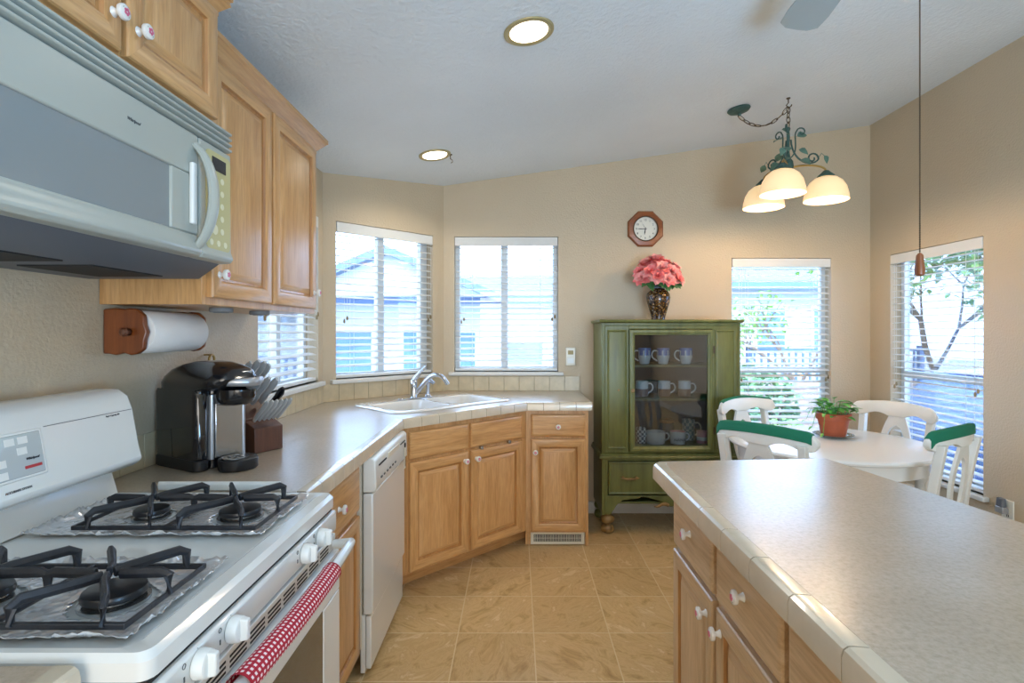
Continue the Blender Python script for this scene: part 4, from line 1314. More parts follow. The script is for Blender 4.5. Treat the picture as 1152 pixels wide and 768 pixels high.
chk = lambda t, a, rr: 1 if rr > .5 and (int(t * 7) + int(a / (2 * PI) * 14 + 20)) % 2 else 0
mug('patterned dark glass tumbler at the left of the bottom hutch shelf', 721.5, 3.75, ZB, .036, .108, ['mug_dark', 'mug_white'], 1, None, chk, taper=.9, handle=False, name='tumbler')
mug('wide plain white soup mug on the bottom hutch shelf', 737.5, 3.75, ZB, .066, .083, ['mug_white'], 1, None, None, taper=.95)
mug('white mug lettered NANA on the bottom hutch shelf', 762.5, 3.74, ZB, .053, .083, ['mug_white', 'mug_pink'], 1, None, lambda t, a, rr: 1 if t > .85 and rr < .97 else 0, taper=.95, lettering='NANA')
mug('tall cream patterned mug behind the lettered one', 774.5, 3.87, ZB, .043, .145, ['mug_cream', 'mug_pattern'], 1, None, chk, taper=.97)
mug('pink banded cup at the right of the bottom hutch shelf', 790, 3.76, ZB, .038, .082, ['mug_pink', 'mug_white'], 1, None, lambda t, a, rr: 1 if rr > .6 and .3 < t < .6 else 0, taper=.97, handle=False, name='cup')
o = thing('jar', 'dark jar with a brown lid at the back of the bottom hutch shelf', 'jar', ((750 - 582) / 612 * 3.9, 3.9, ZB))
m = MB(); m.lathe([(.05, 0), (.054, .006), (.054, .10), (.046, .112), (.046, .118)], (0, 0, 0), 26); m.build('jar_body', 'mug_navy', o)
m = MB(); m.lathe([(.05, .1185), (.051, .121), (.051, .136), (.047, .14), (.001, .141)], (0, 0, 0), 26); m.build('jar_lid', 'mug_lid', o)

# ------------------------------------------------------------------ clock
root = thing('wall_clock', 'octagonal wooden wall clock with a white dial above the flowers', 'clock', (.957, BACK_Y - .001, 2.128))
def octo(r): return [(r / math.cos(PI / 8) * math.cos(PI / 8 + i * PI / 4), r / math.cos(PI / 8) * math.sin(PI / 8 + i * PI / 4)) for i in range(8)]
m = MB()
circ = lambda r, y: [(r * math.cos(2 * PI * i / 48), y, r * math.sin(2 * PI * i / 48)) for i in range(48)]
oc = octo(.129)
def oct48(r, y):
    out = []
    for i in range(48):
        a = 2 * PI * i / 48; b_ = ((a + PI / 8) % (PI / 4)) - PI / 8
        out.append((r / math.cos(b_) * math.cos(a), y, r / math.cos(b_) * math.sin(a)))
    return out
m.rings([oct48(.132, 0), oct48(.132, -.014), oct48(.122, -.026), circ(.097, -.03), circ(.09, -.024), circ(.09, -.008)], cap1=False)
m.build('frame', 'clockwood', root, smooth=30)
m = MB(); m.lathe([(.0899, .006), (.0899, .010), (.001, .0101)], (0, 0, 0), 48, 'y'); dl = m.build('dial', plain('dial_white', '#e8e4d6', .5), root)
m = MB()
m.rings([circ(.0905, -.024), circ(.0935, -.0305), circ(.0875, -.0275), circ(.0875, -.022)], cap0=False, cap1=False, loop=True); m.build('bezel', 'bronze', root)
for n in range(1, 13):
    a = PI / 2 - n * PI / 6
    text('numeral', str(n), .021, 'dark_ink', dl, (.067 * math.cos(a), -.0106, .067 * math.sin(a)))
def hand(a, L, w, y, nm, mat_='dark_ink'):
    m = MB(); c, s = math.cos(a), math.sin(a)
    pts = [(-.012 * c - w * .5 * s, -.012 * s + w * .5 * c), (-.012 * c + w * .5 * s, -.012 * s - w * .5 * c), (L * .6 * c + w * s, L * .6 * s - w * c), (L * c, L * s), (L * .6 * c - w * s, L * .6 * s + w * c)]
    m.prism(pts, y - .0012, y, 'y'); m.build(nm, mat_, root)
hand(R(270 - 8), .045, .004, -.013, 'hour_hand'); hand(R(180), .066, .003, -.0155, 'minute_hand'); hand(R(120), .05, .0008, -.0175, 'second_hand')

# ------------------------------------------------------------------ vase and flowers
VX, VY, VZ = 1.0, 3.86, 1.4415
root = thing('mosaic_vase', 'brown mosaic vase standing on the green hutch', 'vase', (VX, VY, VZ))
prof = [(.044, 0), (.05, .004), (.048, .02), (.062, .07), (.078, .125), (.084, .16), (.078, .19), (.055, .212), (.042, .225), (.041, .245), (.05, .262), (.047, .264), (.038, .245), (.038, .225), (.03, .2)]
m = MB(); m.lathe(prof, (0, 0, 0), 32); m.build('vase_body', 'mosaic', root)
m = MB(); m.lathe([(.0425, .222), (.046, .226), (.046, .246), (.0425, .25)], (0, 0, 0), 28); m.build('neck_band', 'mug_dark', root)
rnd = random.Random(21)
bouquet = thing('flower_bouquet', 'coral pink artificial flower bouquet in the mosaic vase on the hutch', 'flowers', (VX, VY, VZ + .2))
def blossom(name, rad, mats):
    m = MB()
    for ring, (n, rr_, tilt, L) in enumerate(((5, .0, 78, .6), (6, .004, 52, .85), (7, .006, 24, 1.0), (7, .004, -4, .95))):
        for i in range(n):
            a = 2 * PI * i / n + ring * .5 + rnd.uniform(-.15, .15)
            t = R(tilt + rnd.uniform(-10, 10))
            d = Vector((math.cos(a) * math.cos(t), math.sin(a) * math.cos(t), math.sin(t)))
            m.leaf((rr_ * math.cos(a), rr_ * math.sin(a), 0), d, (0, 0, 1), rad * L, rad * .95, mi=0 if ring < 2 else 1, curl=.25)
    return m
spots = []
for k, (fx, fz, fy) in enumerate(((-.125, .335, -.03), (-.085, .40, .0), (-.02, .425, -.02), (.045, .40, .0), (.10, .365, -.02), (.125, .30, .0), (-.07, .33, -.09), (.0, .355, -.10), (.065, .33, -.09), (-.03, .30, -.12), (.03, .275, -.13), (-.12, .29, -.06), (.10, .285, -.08), (-.04, .40, .08), (.06, .38, .09), (-.11, .35, .07), (.115, .33, .07))):
    d = Vector((fx, fy, (fz - .22) * .9)).normalized()
    q = Vector((0, 0, 1)).rotation_difference((d + Vector((0, -.35, .1))).normalized()).to_matrix().to_4x4()
    o = blossom('b', .058 + rnd.uniform(-.004, .008), None).xform(q).build('blossom', ['coral_light', 'coral'] if k % 3 else ['coral', 'coral_light'], bouquet, smooth=60, fixn=False)
    o.location = (fx * 1.08, fy, fz - .2)
    m = MB(); base = Vector((fx * .10, fy * .10, .212)); tip = Vector((fx * 1.08, fy, fz))
    m.tube([(base - tip), (Vector((fx * .5, fy * .4, .30)) - tip) * 1.0 if fz > .31 else (base.lerp(tip, .5) - tip), (0, 0, 0)], .0025, 5); st = m.build('stem', 'plant_dark', o)
    if k in (6, 9, 10, 11, 12, 5, 3):
        m = MB()
        for j in range(3):
            a = rnd.uniform(0, 6.28)
            dd = Vector((math.cos(a) * .6 + fx * 2, -.5, -.75 if k != 3 else 1.2)); 
            m.leaf((base - tip) * .34 + Vector((rnd.uniform(-.02, .02), -.03, rnd.uniform(-.01, .02))), dd, (0, -1, .4), .07, .042)
        m.build('leaf', 'plant_dark', o, smooth=60, fixn=False)

# ------------------------------------------------------------------ ceiling fittings
SLOPE = math.atan(.142)
def on_ceiling(o): o.rotation_euler = (0, -SLOPE, 0)
for (x, y), lab in (((.045, 2.133), 'round recessed ceiling light nearest the camera'), ((-.513, 3.379), 'round recessed ceiling light over the sink')):
    o = thing('recessed_light', lab, 'ceiling light', (x, y, CZ(x) - .001), 0, 'recessed ceiling lights'); on_ceiling(o)
    m = MB(); m.rings([[(r * math.cos(2 * PI * i / 40), r * math.sin(2 * PI * i / 40), z) for i in range(40)] for r, z in ((.1, 0), (.099, -.005), (.094, -.008), (.08, -.006), (.076, -.002), (.076, 0))], cap0=False, cap1=False)
    m.build('trim_ring', plain('champagne_trim', '#b3a477', .35, metal=.4) if 'can_trim' not in M else 'can_trim', o)
    m = MB(); m.lathe([(.0755, -.001), (.0755, -.0035), (.001, -.0045)], (0, 0, 0), 36); m.build('lens', 'can_lens', o)
    l = light('can_lamp', 'SPOT', (x, y, CZ(x) - .02), CAN_POWER, (1, .9, .75), (0, 0, 0), size=.06, spot_size=R(150), spot_blend=.6)
o = thing('ceiling_hook', 'tiny metal hook in the ceiling beside the far recessed light', 'hook', (-.42, 3.41, CZ(-.42)), 0)
m = MB(); m.lathe([(.012, -.001), (.010, -.006), (.003, -.007), (.003, -.03)], (0, 0, 0), 12); m.tube([(0, 0, -.028), (.012, 0, -.036), (.014, 0, -.048), (.004, 0, -.055)], .0025, 6); m.build('hook', 'bronze', o)

# ceiling fan
FX, FY, FZ = 1.0, 1.45, 2.50
root = thing('ceiling_fan', 'ceiling fan with a pale blade and a long pull chain', 'ceiling fan', (FX, FY, FZ))
cz = CZ(FX) - FZ
m = MB(); m.lathe([(.075, cz - .012), (.07, cz - .03), (.03, cz - .06), (.014, cz - .065)], (0, 0, 0), 28); m.build('ceiling_canopy', 'fan_white', root)
m = MB(); m.lathe([(.012, .05), (.012, cz - .05)], (0, 0, 0), 12); m.build('downrod', 'fan_white', root)
m = MB(); m.lathe([(.05, -.055), (.085, -.045), (.105, -.02), (.11, .02), (.10, .045), (.05, .06)], (0, 0, 0), 32); m.build('motor_housing', 'fan_white', root)
m = MB(); m.lathe([(.04, -.11), (.05, -.10), (.052, -.075), (.04, -.056)], (0, 0, 0), 24); m.build('switch_housing', 'fan_white', root)
for k in range(5):
    a0 = math.atan2(.60, .05) + k * 2 * PI / 5
    m = MB(); pr = []
    Lr = .16; Lt = .60
    out = [(Lr, -.05), (Lr + .03, -.055), (.50, -.072), (.575, -.068), (.60, -.04), (.603, 0), (.60, .04), (.575, .068), (.50, .072), (Lr + .03, .055), (Lr, .05)]
    m.prism(out, -.003, .003); m.xform(Matrix.Rotation(R(11), 4, 'X')); m.xform(Matrix.Rotation(a0, 4, 'Z'))
    bl_ = m.build('blade', 'fan_white', root, bevel=.0015)
    m = MB(); m.box(.095, .20, -.018, .018, -.010, -.005); m.xform(Matrix.Rotation(R(11), 4, 'X')); m.xform(Matrix.Rotation(a0, 4, 'Z')); m.build('blade_arm', 'brass', bl_)
cx, cy = .0855 - .03, .02
cx = 1.0875 - FX; cy = 1.47 - FY
m = MB(); m.tube([(.035, .005, -.09), (cx - .01, cy, -.095), (cx, cy, -.11)], .003, 6)
z = -.11; zend = 1.56 - FZ
m.tube([(cx, cy, -.108), (cx, cy, zend)], .0012, 5)
k = 0
while z > zend:
    m.ball((cx + .009 * (z + .11) / zend * 0, cy, z), .0026, seg=6); z -= .0062
pc = m.build('pull_chain', 'bronze', root)
m = MB(); m.lathe([(.004, zend + .012), (.0085, zend + .006), (.0095, zend - .01), (.0125, zend - .034), (.0115, zend - .046), (.006, zend - .05)], (cx, cy, 0), 18); m.build('wooden_pull', 'redwood', pc)

# ------------------------------------------------------------------ chandelier
HX, HY = 1.626, 3.264
HZ = CZ(HX)
root = thing('chandelier', 'green wrought-iron chandelier with three frosted bell shades', 'chandelier', (HX, HY, 2.34))
L0 = Vector((HX, HY, 2.34))
lc = lambda x, y, z: Vector((x, y, z)) - L0
cnx, cny = 1.353, 3.325
m = MB(); m.lathe([(.066, -.002), (.068, -.008), (.058, -.02), (.03, -.03), (.012, -.034), (.008, -.045)], (0, 0, 0), 32)
m.xform(Matrix.Translation(lc(cnx, cny, CZ(cnx))) @ Matrix.Rotation(-SLOPE, 4, 'Y')); m.build('ceiling_canopy', 'verdigris', root)
m = MB(); m.tube([lc(HX, HY, HZ), lc(HX, HY, HZ - .03), lc(HX - .012, HY, HZ - .045), lc(HX, HY, HZ - .062), lc(HX + .016, HY, HZ - .05), lc(HX + .02, HY, HZ - .04)], .0035, 6)
m.lathe([(.012, -.001), (.011, -.006)], lc(HX, HY, HZ), 12); m.build('ceiling_hook', 'bronze', root)
def chain(pts, name, r=.0135):
    m = MB(); pts = [Vector(p) for p in pts]
    for i, (a, b) in enumerate(zip(pts, pts[1:])):
        t = (b - a).normalized()
        ref = Vector((0, 1, 0)) if i % 2 else Vector((1, .3, .3))
        s_ = (ref - t * ref.dot(t)).normalized(); n_ = t.cross(s_)
        mm = Matrix((t, s_, n_)).transposed().to_4x4()
        m.torus((a + b) / 2, r, .0025, mm, 12, 5, sx=((b - a).length / 2 + .005) / r)
    return m.build(name, 'bronze', root)
pa, pb = lc(cnx, cny, CZ(cnx) - .045), lc(HX, HY, HZ - .058)
N = 9
chain([pa.lerp(pb, i / N) - Vector((0, 0, .085 * (1 - (2 * i / N - 1) ** 2))) for i in range(N + 1)], 'swag_chain')
chain([pb + Vector((0, 0, -.0)) + (lc(HX, HY, 2.585) - pb) * (i / 4) for i in range(5)], 'drop_chain')
m = MB(); m.tube([pa + Vector((0, 0, .0))] + [pa.lerp(pb, i / N) - Vector((.003, 0, .085 * (1 - (2 * i / N - 1) ** 2))) for i in range(N + 1)] + [lc(HX + .003, HY, 2.58)], .0012, 5); m.build('lamp_cord', 'brass', root)
m = MB(); m.lathe([(.008, .245), (.012, .235), (.007, .22), (.009, .19), (.007, .10), (.012, .06), (.026, .04), (.03, .01), (.022, -.02), (.012, -.035), (.001, -.045)], (0, 0, 0), 20); m.build('stem', 'verdigris', root)
def spiral(c, r0, turns, a0, dirx, plane, n=18):
    out = []
    for i in range(n + 1):
        t = i / n; r = r0 * (1 - .75 * t); a = a0 + dirx * turns * 2 * PI * t
        out.append(Vector(c) + Vector((plane[0], plane[1], 0)) * (r * math.cos(a)) + Vector((0, 0, 1)) * (r * math.sin(a)))
    return out
ARM = ((-.115, -.165), (.215, -.02), (-.07, .175))
for k, (ax, ay) in enumerate(ARM):
    d = Vector((ax, ay, 0)); L = d.length; d.normalize()
    m = MB(); m.tube(bez(d * .02 + Vector((0, 0, .005)), d * .08 + Vector((0, 0, .02)), d * (L - .01) + Vector((0, 0, .02)), d * L + Vector((0, 0, -.02)), 12), .006, 8)
    arm = m.build('arm', 'brass', root)
    m = MB()
    m.tube(bez(d * .015 + Vector((0, 0, .17)), d * .02 + Vector((0, 0, .03)), d * (L * .65) + Vector((0, 0, -.0)), d * (L * .8) + Vector((0, 0, .05)), 14) + spiral(d * (L * .8 - .034) + Vector((0, 0, .056)), .034, 1.1, -.1, 1, d), .005, 6)
    m.tube(bez(d * .01 + Vector((0, 0, .06)), d * .07 + Vector((0, 0, .10)), d * .02 + Vector((0, 0, .20)), d * .05 + Vector((0, 0, .225)), 10) + spiral(d * .075 + Vector((0, 0, .215)), .028, .9, 2.6, -1, d), .0042, 6)
    m.build('scroll', 'verdigris', arm)
    for lp, ld, ls in ((d * (L * .95) + Vector((0, 0, .07)), d + Vector((0, 0, -1.6)), .05), (d * .05 + Vector((0, 0, .19)), d + Vector((0, 0, .3)), .065), (d * .06 + Vector((0, 0, .11)), d + Vector((.3, -.5, -.6)), .06), (d * .07 + Vector((0, 0, .05)), d * .5 + Vector((-.2, -.6, -.3)), .07)):
        m = MB(); m.leaf(lp, ld, (0, -1, .5), ls, ls * .8, curl=.3); m.build('iron_leaf', 'verdigris_light', arm, fixn=False, smooth=60)
    m = MB(); m.tube([d * (L * .78) + Vector((0, 0, .05)), d * (L * .88) + Vector((0, 0, .085)), d * (L * .95) + Vector((0, 0, .07))], .002, 5)
    m.build('leaf_stem', 'verdigris_light', arm)
    c = d * L
    m = MB(); m.lathe([(.014, -.02), (.03, -.036), (.046, -.05), (.047, -.056), (.03, -.058)], c, 24); m.build('shade_cap', 'verdigris', arm)
    m = MB(); prof = [(.034, -.058), (.06, -.066), (.088, -.088), (.108, -.122), (.119, -.165), (.123, -.196), (.1215, -.1985), (.1185, -.196), (.1155, -.165), (.105, -.124), (.086, -.092), (.058, -.07), (.034, -.062)]
    m.lathe(prof, c, 40, cap=False); sh = m.build('lamp_shade', 'shade', arm)
    m = MB(); m.ball(c + Vector((0, 0, -.125)), .028, (1, 1, 1.2)); m.build('bulb', 'bulb', arm)
    light('shade_lamp', 'POINT', tuple(L0 + c + Vector((0, 0, -.185))), SHADE_POWER, (1, .84, .6), size=.03)

# ------------------------------------------------------------------ dining table
TC = (1.74, 3.05)
root = thing('dining_table', 'round white dining table in the corner', 'table', (*TC, 0))
m = MB(); m.lathe([(.505, .722), (.518, .728), (.522, .738), (.516, .747), (.50, .75), (.001, .75)], (0, 0, 0), 72); m.build('table_top', 'table_white', root, smooth=30)
m = MB(); m.rings([[(r * math.cos(2 * PI * i / 64), r * math.sin(2 * PI * i / 64), z) for i in range(64)] for r, z in ((.465, .7215), (.465, .645), (.445, .645), (.445, .7215))], cap0=False, cap1=False, loop=True); m.build('apron', 'table_white', root, smooth=30)
for a in (168, 66, 338, 258):
    x, y = .43 * math.cos(R(a)), .43 * math.sin(R(a))
    m = MB(); m.lathe([(.018, .0005), (.024, .01), (.02, .06), (.024, .3), (.026, .5), (.022, .56), (.035, .58), (.035, .644)], (x, y, 0), 16); m.build('leg', 'table_white', root)

# chairs: local front is -y
def make_chair(label, rail, f, pad, scale=1.0):
    th = math.atan2(f[0], -f[1])
    fl_ = Vector(f).normalized()
    loc = Vector(rail) + fl_ * .235
    root = thing('dining_chair', label, 'chair', (loc.x, loc.y, 0), th, 'white dining chairs')
    m = MB(); m.rings([lo(rrect(0, -.005, w, d, .05, 5), z) for w, d, z in ((.39, .38, .432), (.41, .40, .438), (.41, .40, .452), (.39, .38, .462))]); m.build('seat', 'rush', root, smooth=50)
    m = MB()
    m.box(-.185, .185, -.19, -.17, .375, .431); m.box(-.185, .185, .165, .185, .375, .431); m.box(-.20, -.18, -.17, .165, .375, .431); m.box(.18, .20, -.17, .165, .375, .431)
    m.build('seat_frame', 'chair_white', root, bevel=.003)
    for sx in (-1, 1):
        m = MB(); m.lathe([(.014, .0005), (.02, .03), (.017, .1), (.021, .28), (.024, .36), (.024, .43)], (sx * .185, -.175, 0), 14); m.build('leg', 'chair_white', root)
        x = sx * .185
        pts = [(x * 1.0, .245, .0005), (x, .20, .2), (x, .178, .42), (x * 1.0, .185, .55), (x * 1.03, .21, .72), (x * 1.06, .235, .86)]
        sm = []
        for i in range(len(pts) - 1):
            for k in range(3): sm.append(Vector(pts[i]).lerp(Vector(pts[i + 1]), k / 3))
        sm.append(Vector(pts[-1]))
        for _ in range(2): sm = [sm[0]] + [(sm[i - 1] + sm[i] * 2 + sm[i + 1]) / 4 for i in range(1, len(sm) - 1)] + [sm[-1]]
        m = MB(); m.rings([[(p.x - .018, p.y - .022, p.z), (p.x + .018, p.y - .022, p.z), (p.x + .018, p.y + .016, p.z), (p.x - .018, p.y + .016, p.z)] for p in sm]); m.build('leg', 'chair_white', root, bevel=.004)
    # top rail
    W2 = .245
    def railz(u):
        top = .932 - .022 * u * u * (1 if abs(u) < .9 else 1) - (.03 * max(0, (abs(u) - .86) / .14) ** 2)
        s_ = abs(u)
        bot = .852 - .012 * math.cos(min(1, s_ / .28) * PI) + (.0)
        arch = .018 * math.sin(min(1, max(0, (s_ - .2) / .5)) * PI)
        bot = .84 + arch - .012 * max(0, (s_ - .7) / .3) + (.028 * max(0, (s_ - .88) / .12) ** 2)
        return top, bot
    def raily(u): return .245 - .055 * u * u
    m = MB(); rr = []
    for i in range(41):
        u = -1 + i / 20
        t_, b_ = railz(u); y = raily(u)
        rr.append([(u * W2, y - .013, b_), (u * W2, y + .013, b_), (u * W2, y + .015, (t_ + b_) / 2), (u * W2, y + .015, t_ - .01), (u * W2, y + .006, t_), (u * W2, y - .006, t_), (u * W2, y - .012, t_ - .008)])
    m.rings(rr); m.build('top_rail', 'chair_white', root, bevel=.002, smooth=50)
    # splat with oval opening
    m = MB(); n = 26
    def sw(t): return .044 + .044 * math.sin(min(1, t * 1.08) * PI) + .004 * t
    def hw(t): 
        q = (t - .50) / .34
        return .056 * math.sqrt(max(0, 1 - q * q)) if abs(q) < 1 else 0
    def sp(t): return .465 + (.846 - .465) * (1 - t), .205 + .04 * (1 - t) ** 1.3
    for sx in (-1, 1):
        rr = []
        for i in range(n + 1):
            t = i / n; z, y = sp(t); w_, h_ = sw(t), hw(t)
            rr.append([(sx * h_, y - .007, z), (sx * w_, y - .007, z), (sx * w_, y + .007, z), (sx * h_, y + .007, z)])
        m.rings(rr)
    m.build('splat', 'chair_white', root, smooth=35)
    if pad:
        m = MB(); rr = []
        u0, u1 = pad
        for i in range(25):
            u = u0 + (u1 - u0) * i / 24
            t_, b_ = railz(u); y = raily(u)
            zc = t_ - .043
            rr.append([(u * W2, y + .0155, zc), (u * W2, y + .0195, zc + .001), (u * W2, y + .0195, t_ - .004), (u * W2, y + .012, t_ + .0045), (u * W2, y - .008, t_ + .004), (u * W2, y - .0125, t_ - .006), (u * W2, y + .008, t_ + .0004), (u * W2, y + .0155, t_ - .01)])
        m.rings(rr); m.build('rail_pad', 'green_pad', root, smooth=50)
    return root
make_chair('white dining chair with a green padded rail, between the island and the hutch', (1.127, 2.53), (.8, .6), (-.92, .98))
make_chair('white dining chair on the far side of the table beside the hutch', (1.48, 3.58), (.44, -.9), (-.9, .9))
make_chair('white dining chair between the table and the right wall, behind the plant', (2.32, 3.33), (-.9, -.43), None)
make_chair('white dining chair with a green padded rail, nearest the right window', (2.03, 2.49), (-.54, .84), (-.6, .98))

# plant on the table
PP = (1.835, 3.16)
root = thing('plate', 'glass saucer under the potted plant', 'saucer', (*PP, .7505))
m = MB(); m.lathe([(.06, 0), (.065, .001), (.085, .008), (.105, .014), (.107, .018), (.084, .013), (.06, .006), (.001, .005)], (0, 0, 0), 36); m.build('saucer_dish', 'saucer_glass', root)
root = thing('potted_plant', 'leafy green plant in a terracotta pot on the table', 'plant', (*PP, .7575))
m = MB(); m.lathe([(.06, 0), (.064, .003), (.082, .095), (.0905, .097), (.094, .13), (.088, .133), (.084, .128), (.08, .118)], (0, 0, 0), 36, cap=True); pt = m.build('pot', 'terracotta', root)
m = MB(); m.lathe([(.083, .112), (.083, .119), (.04, .124), (.001, .125)], (0, 0, 0), 24); m.build('soil', 'soil', root)
rnd = random.Random(5)
m = MB(); ms = MB()
for k in range(46):
    a = rnd.uniform(0, 2 * PI); rr_ = rnd.uniform(.01, .085); hh = rnd.uniform(.15, .225) - rr_ * .5
    p = Vector((rr_ * math.cos(a), rr_ * math.sin(a), hh))
    ms.tube([(p.x * .3, p.y * .3, .118), (p.x * .8, p.y * .8, hh * .8), p], .0018, 5)
    m.leaf(p, (math.cos(a) + rnd.uniform(-.4, .4), math.sin(a) + rnd.uniform(-.4, .4), rnd.uniform(-.2, .6)), (0, 0, 1), rnd.uniform(.05, .075), rnd.uniform(.035, .05), curl=.25)
for k in range(3):
    a = R(170 + 25 * k)
    q = [Vector((.05 * math.cos(a), .05 * math.sin(a), .16)), Vector((.12 * math.cos(a), .12 * math.sin(a), .16 - .01 * k)), Vector((.145 * math.cos(a), .145 * math.sin(a), .09 - .03 * k))]
    ms.tube(q, .0015, 5)
    for p in q[1:]: m.leaf(p, (math.cos(a), math.sin(a), -.5), (0, 0, 1), .035, .02)
m.build('plant_leaves', 'plant', root, fixn=False, smooth=60); ms.build('plant_stem', 'plant', root)
# ------------------------------------------------------------------ outdoors
M['ground'] = plain('pale_paving', '#a09c94', .9, var=.1, vscale=1)
M['stucco'] = plain('pale_stucco', '#c0c8d0', .8)
M['roofing'] = plain('grey_shingles', '#66788e', .85, var=.2, vscale=12)
M['fascia'] = plain('fascia_blue_grey', '#5f79a0', .6)
M['house_glass'] = plain('house_window', '#56779f', .2)
M['rail_white'] = plain('rail_white', '#dfe3e6', .6)
M['bark'] = plain('bark', '#6b5a4c', .9, var=.2, vscale=10)
M['leaf_out'] = plain('garden_leaf', '#86b358', .6, var=.3, vscale=3)
M['hedge'] = plain('hedge_leaf', '#6d9463', .7, var=.3, vscale=4)
M['car_blue'] = plain('car_paint_blue', '#2c4a88', .2, coat=.6)
M['car_glass'] = plain('car_glass', '#56719f', .08)
M['rubber'] = plain('rubber', '#222326', .8)
M['brick_wall'] = plain('garden_wall', '#b09a90', .9, var=.15, vscale=8)
GZ = -.55
mb = MB(); mb.box(-25, 30, BACK_Y + WT + .02, 40, GZ - .1, GZ)
mb.box(RIGHT_X + WT + .02, 30, -8, BACK_Y + WT + .02, GZ - .1, GZ); mb.box(-25, LEFT_X - WT - .02, -8, BACK_Y + WT + .02, GZ - .1, GZ)
tag(mb.build('ground', 'ground', smooth=0), kind='structure')
def house(label, x0, x1, y0, y1, eave, ridge, wins, gable=None):
    root = thing('neighbour_house', label, 'house', ((x0 + x1) / 2, y0, GZ))
    L = lambda x, y, z: (x - (x0 + x1) / 2, y - y0, z - GZ)
    m = MB(); m.hexa([L(x0, y0, GZ), L(x1, y0, GZ), L(x1, y1, GZ), L(x0, y1, GZ), L(x0, y0, eave), L(x1, y0, eave), L(x1, y1, eave), L(x0, y1, eave)]); m.build('house_wall', 'stucco', root, smooth=0)
    m = MB(); ym = (y0 + y1) / 2; e = .4
    m.rings([[L(x, y0 - e, eave - .06), L(x, y1 + e, eave - .06), L(x, y1 + e, eave + .04), L(x, ym, ridge), L(x, y0 - e, eave + .04)] for x in (x0 - .3, x1 + .3)]); m.build('roof', 'roofing', root, smooth=0)
    m = MB(); m.hexa([L(x0 - .3, y0 - e - .03, eave - .12), L(x1 + .3, y0 - e - .03, eave - .12), L(x1 + .3, y0 - e, eave - .12), L(x0 - .3, y0 - e, eave - .12), L(x0 - .3, y0 - e - .03, eave + .06), L(x1 + .3, y0 - e - .03, eave + .06), L(x1 + .3, y0 - e, eave + .06), L(x0 - .3, y0 - e, eave + .06)]); m.build('fascia', 'fascia', root)
    if gable:
        gx0, gx1, gz = gable
        m = MB(); xm = (gx0 + gx1) / 2
        m.rings([[L(gx0, y, eave), L(gx1, y, eave), L(xm, y, gz)] for y in (y0 - .9, ym)]); m.build('gable_wall', 'stucco', root, smooth=0)
        m = MB()
        for a, s_ in ((gx0 - .3, 1), (gx1 + .3, -1)):
            za = eave - .3 * (gz - eave) / (xm - gx0)
            m.rings([[L(a, y, za), L(a, y, za + .14), L(xm, y, gz + .14), L(xm, y, gz)] for y in (y0 - 1.15, ym)])
        m.build('gable_roof', 'roofing', root, smooth=0)
    for (a, c, d, e_) in wins:
        m = MB(); m.hexa([L(a, y0 - .03, d), L(c, y0 - .03, d), L(c, y0 + .01, d), L(a, y0 + .01, d), L(a, y0 - .03, e_), L(c, y0 - .03, e_), L(c, y0 + .01, e_), L(a, y0 + .01, e_)])
        wf = m.build('house_window', 'rail_white', root); k = .06
        m = MB(); mid = (d + e_) / 2
        for zz0, zz1 in ((d + k, mid - .02), (mid + .02, e_ - k)): m.hexa([L(a + k, y0 - .036, zz0), L(c - k, y0 - .036, zz0), L(c - k, y0 - .029, zz0), L(a + k, y0 - .029, zz0), L(a + k, y0 - .036, zz1), L(c - k, y0 - .036, zz1), L(c - k, y0 - .029, zz1), L(a + k, y0 - .029, zz1)])
        m.build('window_pane', 'house_glass', wf)
    return root
house('pale neighbouring house with a grey roof outside the two sink windows', -7.5, 1.6, 10.5, 16, 2.0, 2.75,
      [(-3.55, -2.75, .25, 1.45), (-2.25, -1.7, .25, 1.45), (-1.2, -.75, .3, 1.4), (-.25, .55, .2, 1.2), (-6.2, -5.2, .4, 1.4)], (-4.0, -.6, 2.72))
house('pale house with a porch seen through the window beside the hutch', 4.2, 7.3, 11.5, 17, 2.35, 3.3,
      [(5.0, 5.7, .9, 1.9), (6.2, 7.0, .9, 1.9)])
def railing(x0, x1, y, z0, z1, label):
    root = thing('porch_railing', label, 'railing', (x0, y, z0))
    m = MB(); m.box(0, x1 - x0, -.03, .03, z1 - z0 - .06, z1 - z0); m.box(0, x1 - x0, -.02, .02, .08, .13)
    k = 0.
    while k < x1 - x0: m.box(k, k + .035, -.015, .015, .13, z1 - z0 - .06); k += .13
    for p in (0, (x1 - x0) / 2, x1 - x0 - .09): m.box(p, p + .09, -.045, .045, 0, z1 - z0 + .05)
    m.build('railing_frame', 'fascia', root)
railing(-7.4, -3.2, 8.2, GZ, 1.0, 'picket railing outside the left window by the knife block')
railing(4.3, 7.6, 10.2, GZ, 1.05, 'picket railing of the porch outside the dining window')
def leafy(mb, c, rad, n, size, rnd):
    for _ in range(n):
        v_ = Vector((rnd.gauss(0, 1), rnd.gauss(0, 1), rnd.gauss(0, 1))).normalized() * rnd.uniform(.55, 1) ** .6
        p = Vector(c) + Vector((v_.x * rad[0], v_.y * rad[1], v_.z * rad[2]))
        mb.leaf(p, (rnd.uniform(-1, 1), rnd.uniform(-1, 1), rnd.uniform(-.8, .6)), (rnd.uniform(-.4, .4), rnd.uniform(-.4, .4), 1), size * rnd.uniform(.7, 1.3), size * .6)
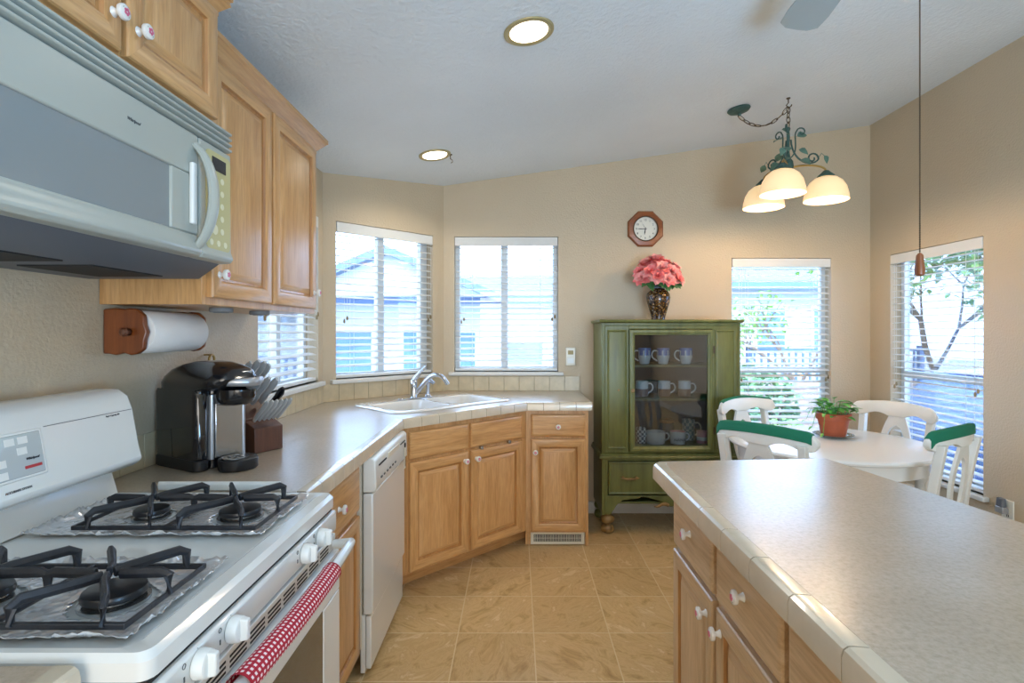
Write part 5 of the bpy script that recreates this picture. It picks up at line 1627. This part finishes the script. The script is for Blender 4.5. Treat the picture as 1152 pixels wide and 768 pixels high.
def shrub(label, x, y, rad, n, size, mat_, seed):
    rnd = random.Random(seed); root = thing('garden_shrub', label, 'shrub', (x, y, GZ))
    m = MB()
    for k in range(7):
        a = rnd.uniform(0, 6.28); m.tube([(0, 0, 0), (rad[0] * .4 * math.cos(a), rad[1] * .4 * math.sin(a), rad[2] * .8), (rad[0] * .8 * math.cos(a), rad[1] * .8 * math.sin(a), rad[2] * 1.5)], [.03, .02, .008], 5)
    m.build('shrub_stem', 'bark', root)
    m = MB(); leafy(m, (0, 0, rad[2]), rad, n, size, rnd); m.build('foliage', mat_, root, fixn=False, smooth=0)
shrub('dense green shrub low outside the window beside the hutch', 3.2, 7.25, (.55, .5, .75), 1500, .11, 'hedge', 1)
shrub('small yellow-green shrub outside the window above the far chair', 2.95, 6.0, (.38, .35, .48), 700, .09, 'leaf_out', 2)
mb = MB(); mb.box(3.2, 7.5, 7.9, 8.1, GZ, .55); mb.box(3.15, 7.55, 7.87, 8.13, .55, .61)
tag(mb.build('garden_wall', 'brick_wall', bevel=.01), 'low pinkish garden wall outside the dining window', 'garden wall')
def tree(label, x, y, h, seed, spread, n, size):
    rnd = random.Random(seed); root = thing('garden_tree', label, 'tree', (x, y, GZ))
    tips = []; m = MB()
    def grow(p, d, L, r, lev):
        q = p + d * L; mid = (p + q) / 2 + Vector((rnd.uniform(-.05, .05), rnd.uniform(-.05, .05), 0)) * L
        m.tube([p, mid, q], [r, r * .85, r * .65], 6)
        if lev == 0: tips.append(q); return
        if lev < 3: tips.append(q)
        for k in range(3):
            nd = (d * .7 + Vector((rnd.uniform(-1, 1), rnd.uniform(-1, 1), rnd.uniform(-.25, .8))) * spread).normalized()
            grow(q, nd, L * rnd.uniform(.6, .8), r * .6, lev - 1)
    grow(Vector((0, 0, 0)), Vector((.05, 0, 1)), h * .34, .05, 4)
    m.build('trunk', 'bark', root)
    m = MB()
    for t in tips: leafy(m, t, (.32, .32, .26), n, size, rnd)
    m.build('crown', 'leaf_out', root, fixn=False, smooth=0)
tree('leafy tree with thin branches outside the right window', 5.9, 7.8, 3.9, 4, .8, 16, .12)
tree('slim young tree in the garden outside the dining window', 4.55, 8.9, 2.9, 9, .6, 6, .10)
def car():
    root = thing('parked_car', 'blue parked car outside the right window', 'car', (4.9, 5.35, GZ), R(28))
    sec = [(-2.1, .45, .62), (-2.0, .35, .85), (-1.2, .3, .98), (-.5, .3, 1.02), (.9, .3, 1.02), (1.8, .3, .98), (2.1, .4, .8)]
    m = MB(); m.rings([[(x, -.82, z0), (x, .82, z0), (x, .86, (z0 + z1) / 2), (x, .76, z1), (x, -.76, z1), (x, -.86, (z0 + z1) / 2)] for x, z0, z1 in sec]); m.build('car_body', 'car_blue', root, bevel=.03)
    m = MB(); m.rings([[(x, -w, z), (x, w, z)][::1] + [(x2, w2, z2), (x2, -w2, z2)] for (x, w, z, x2, w2, z2) in ((-1.15, .72, .98, -.4, .6, 1.46), (1.6, .72, .98, 1.1, .6, 1.46))]); m.build('car_cabin', 'car_glass', root, bevel=.03)
    m = MB(); m.prism(rrect(.35, 0, 1.5, 1.2, .12), 1.455, 1.49); m.build('car_roof', 'car_blue', root, bevel=.01)
    for wx in (-1.35, 1.35):
        for s_ in (-1, 1):
            m = MB(); m.lathe([(.2, -.1), (.31, -.1), (.325, -.05), (.325, .05), (.31, .1), (.2, .1)], (0, 0, 0), 24, 'y'); m.xform(Matrix.Translation((wx, s_ * .80, .326)))
            wl = m.build('wheel', 'rubber', root)
            m = MB(); m.lathe([(.19, -.102), (.19, .102)], (0, 0, 0), 18, 'y'); m.xform(Matrix.Translation((wx, s_ * .80, .326))); m.build('hubcap', 'steel', wl)
car()
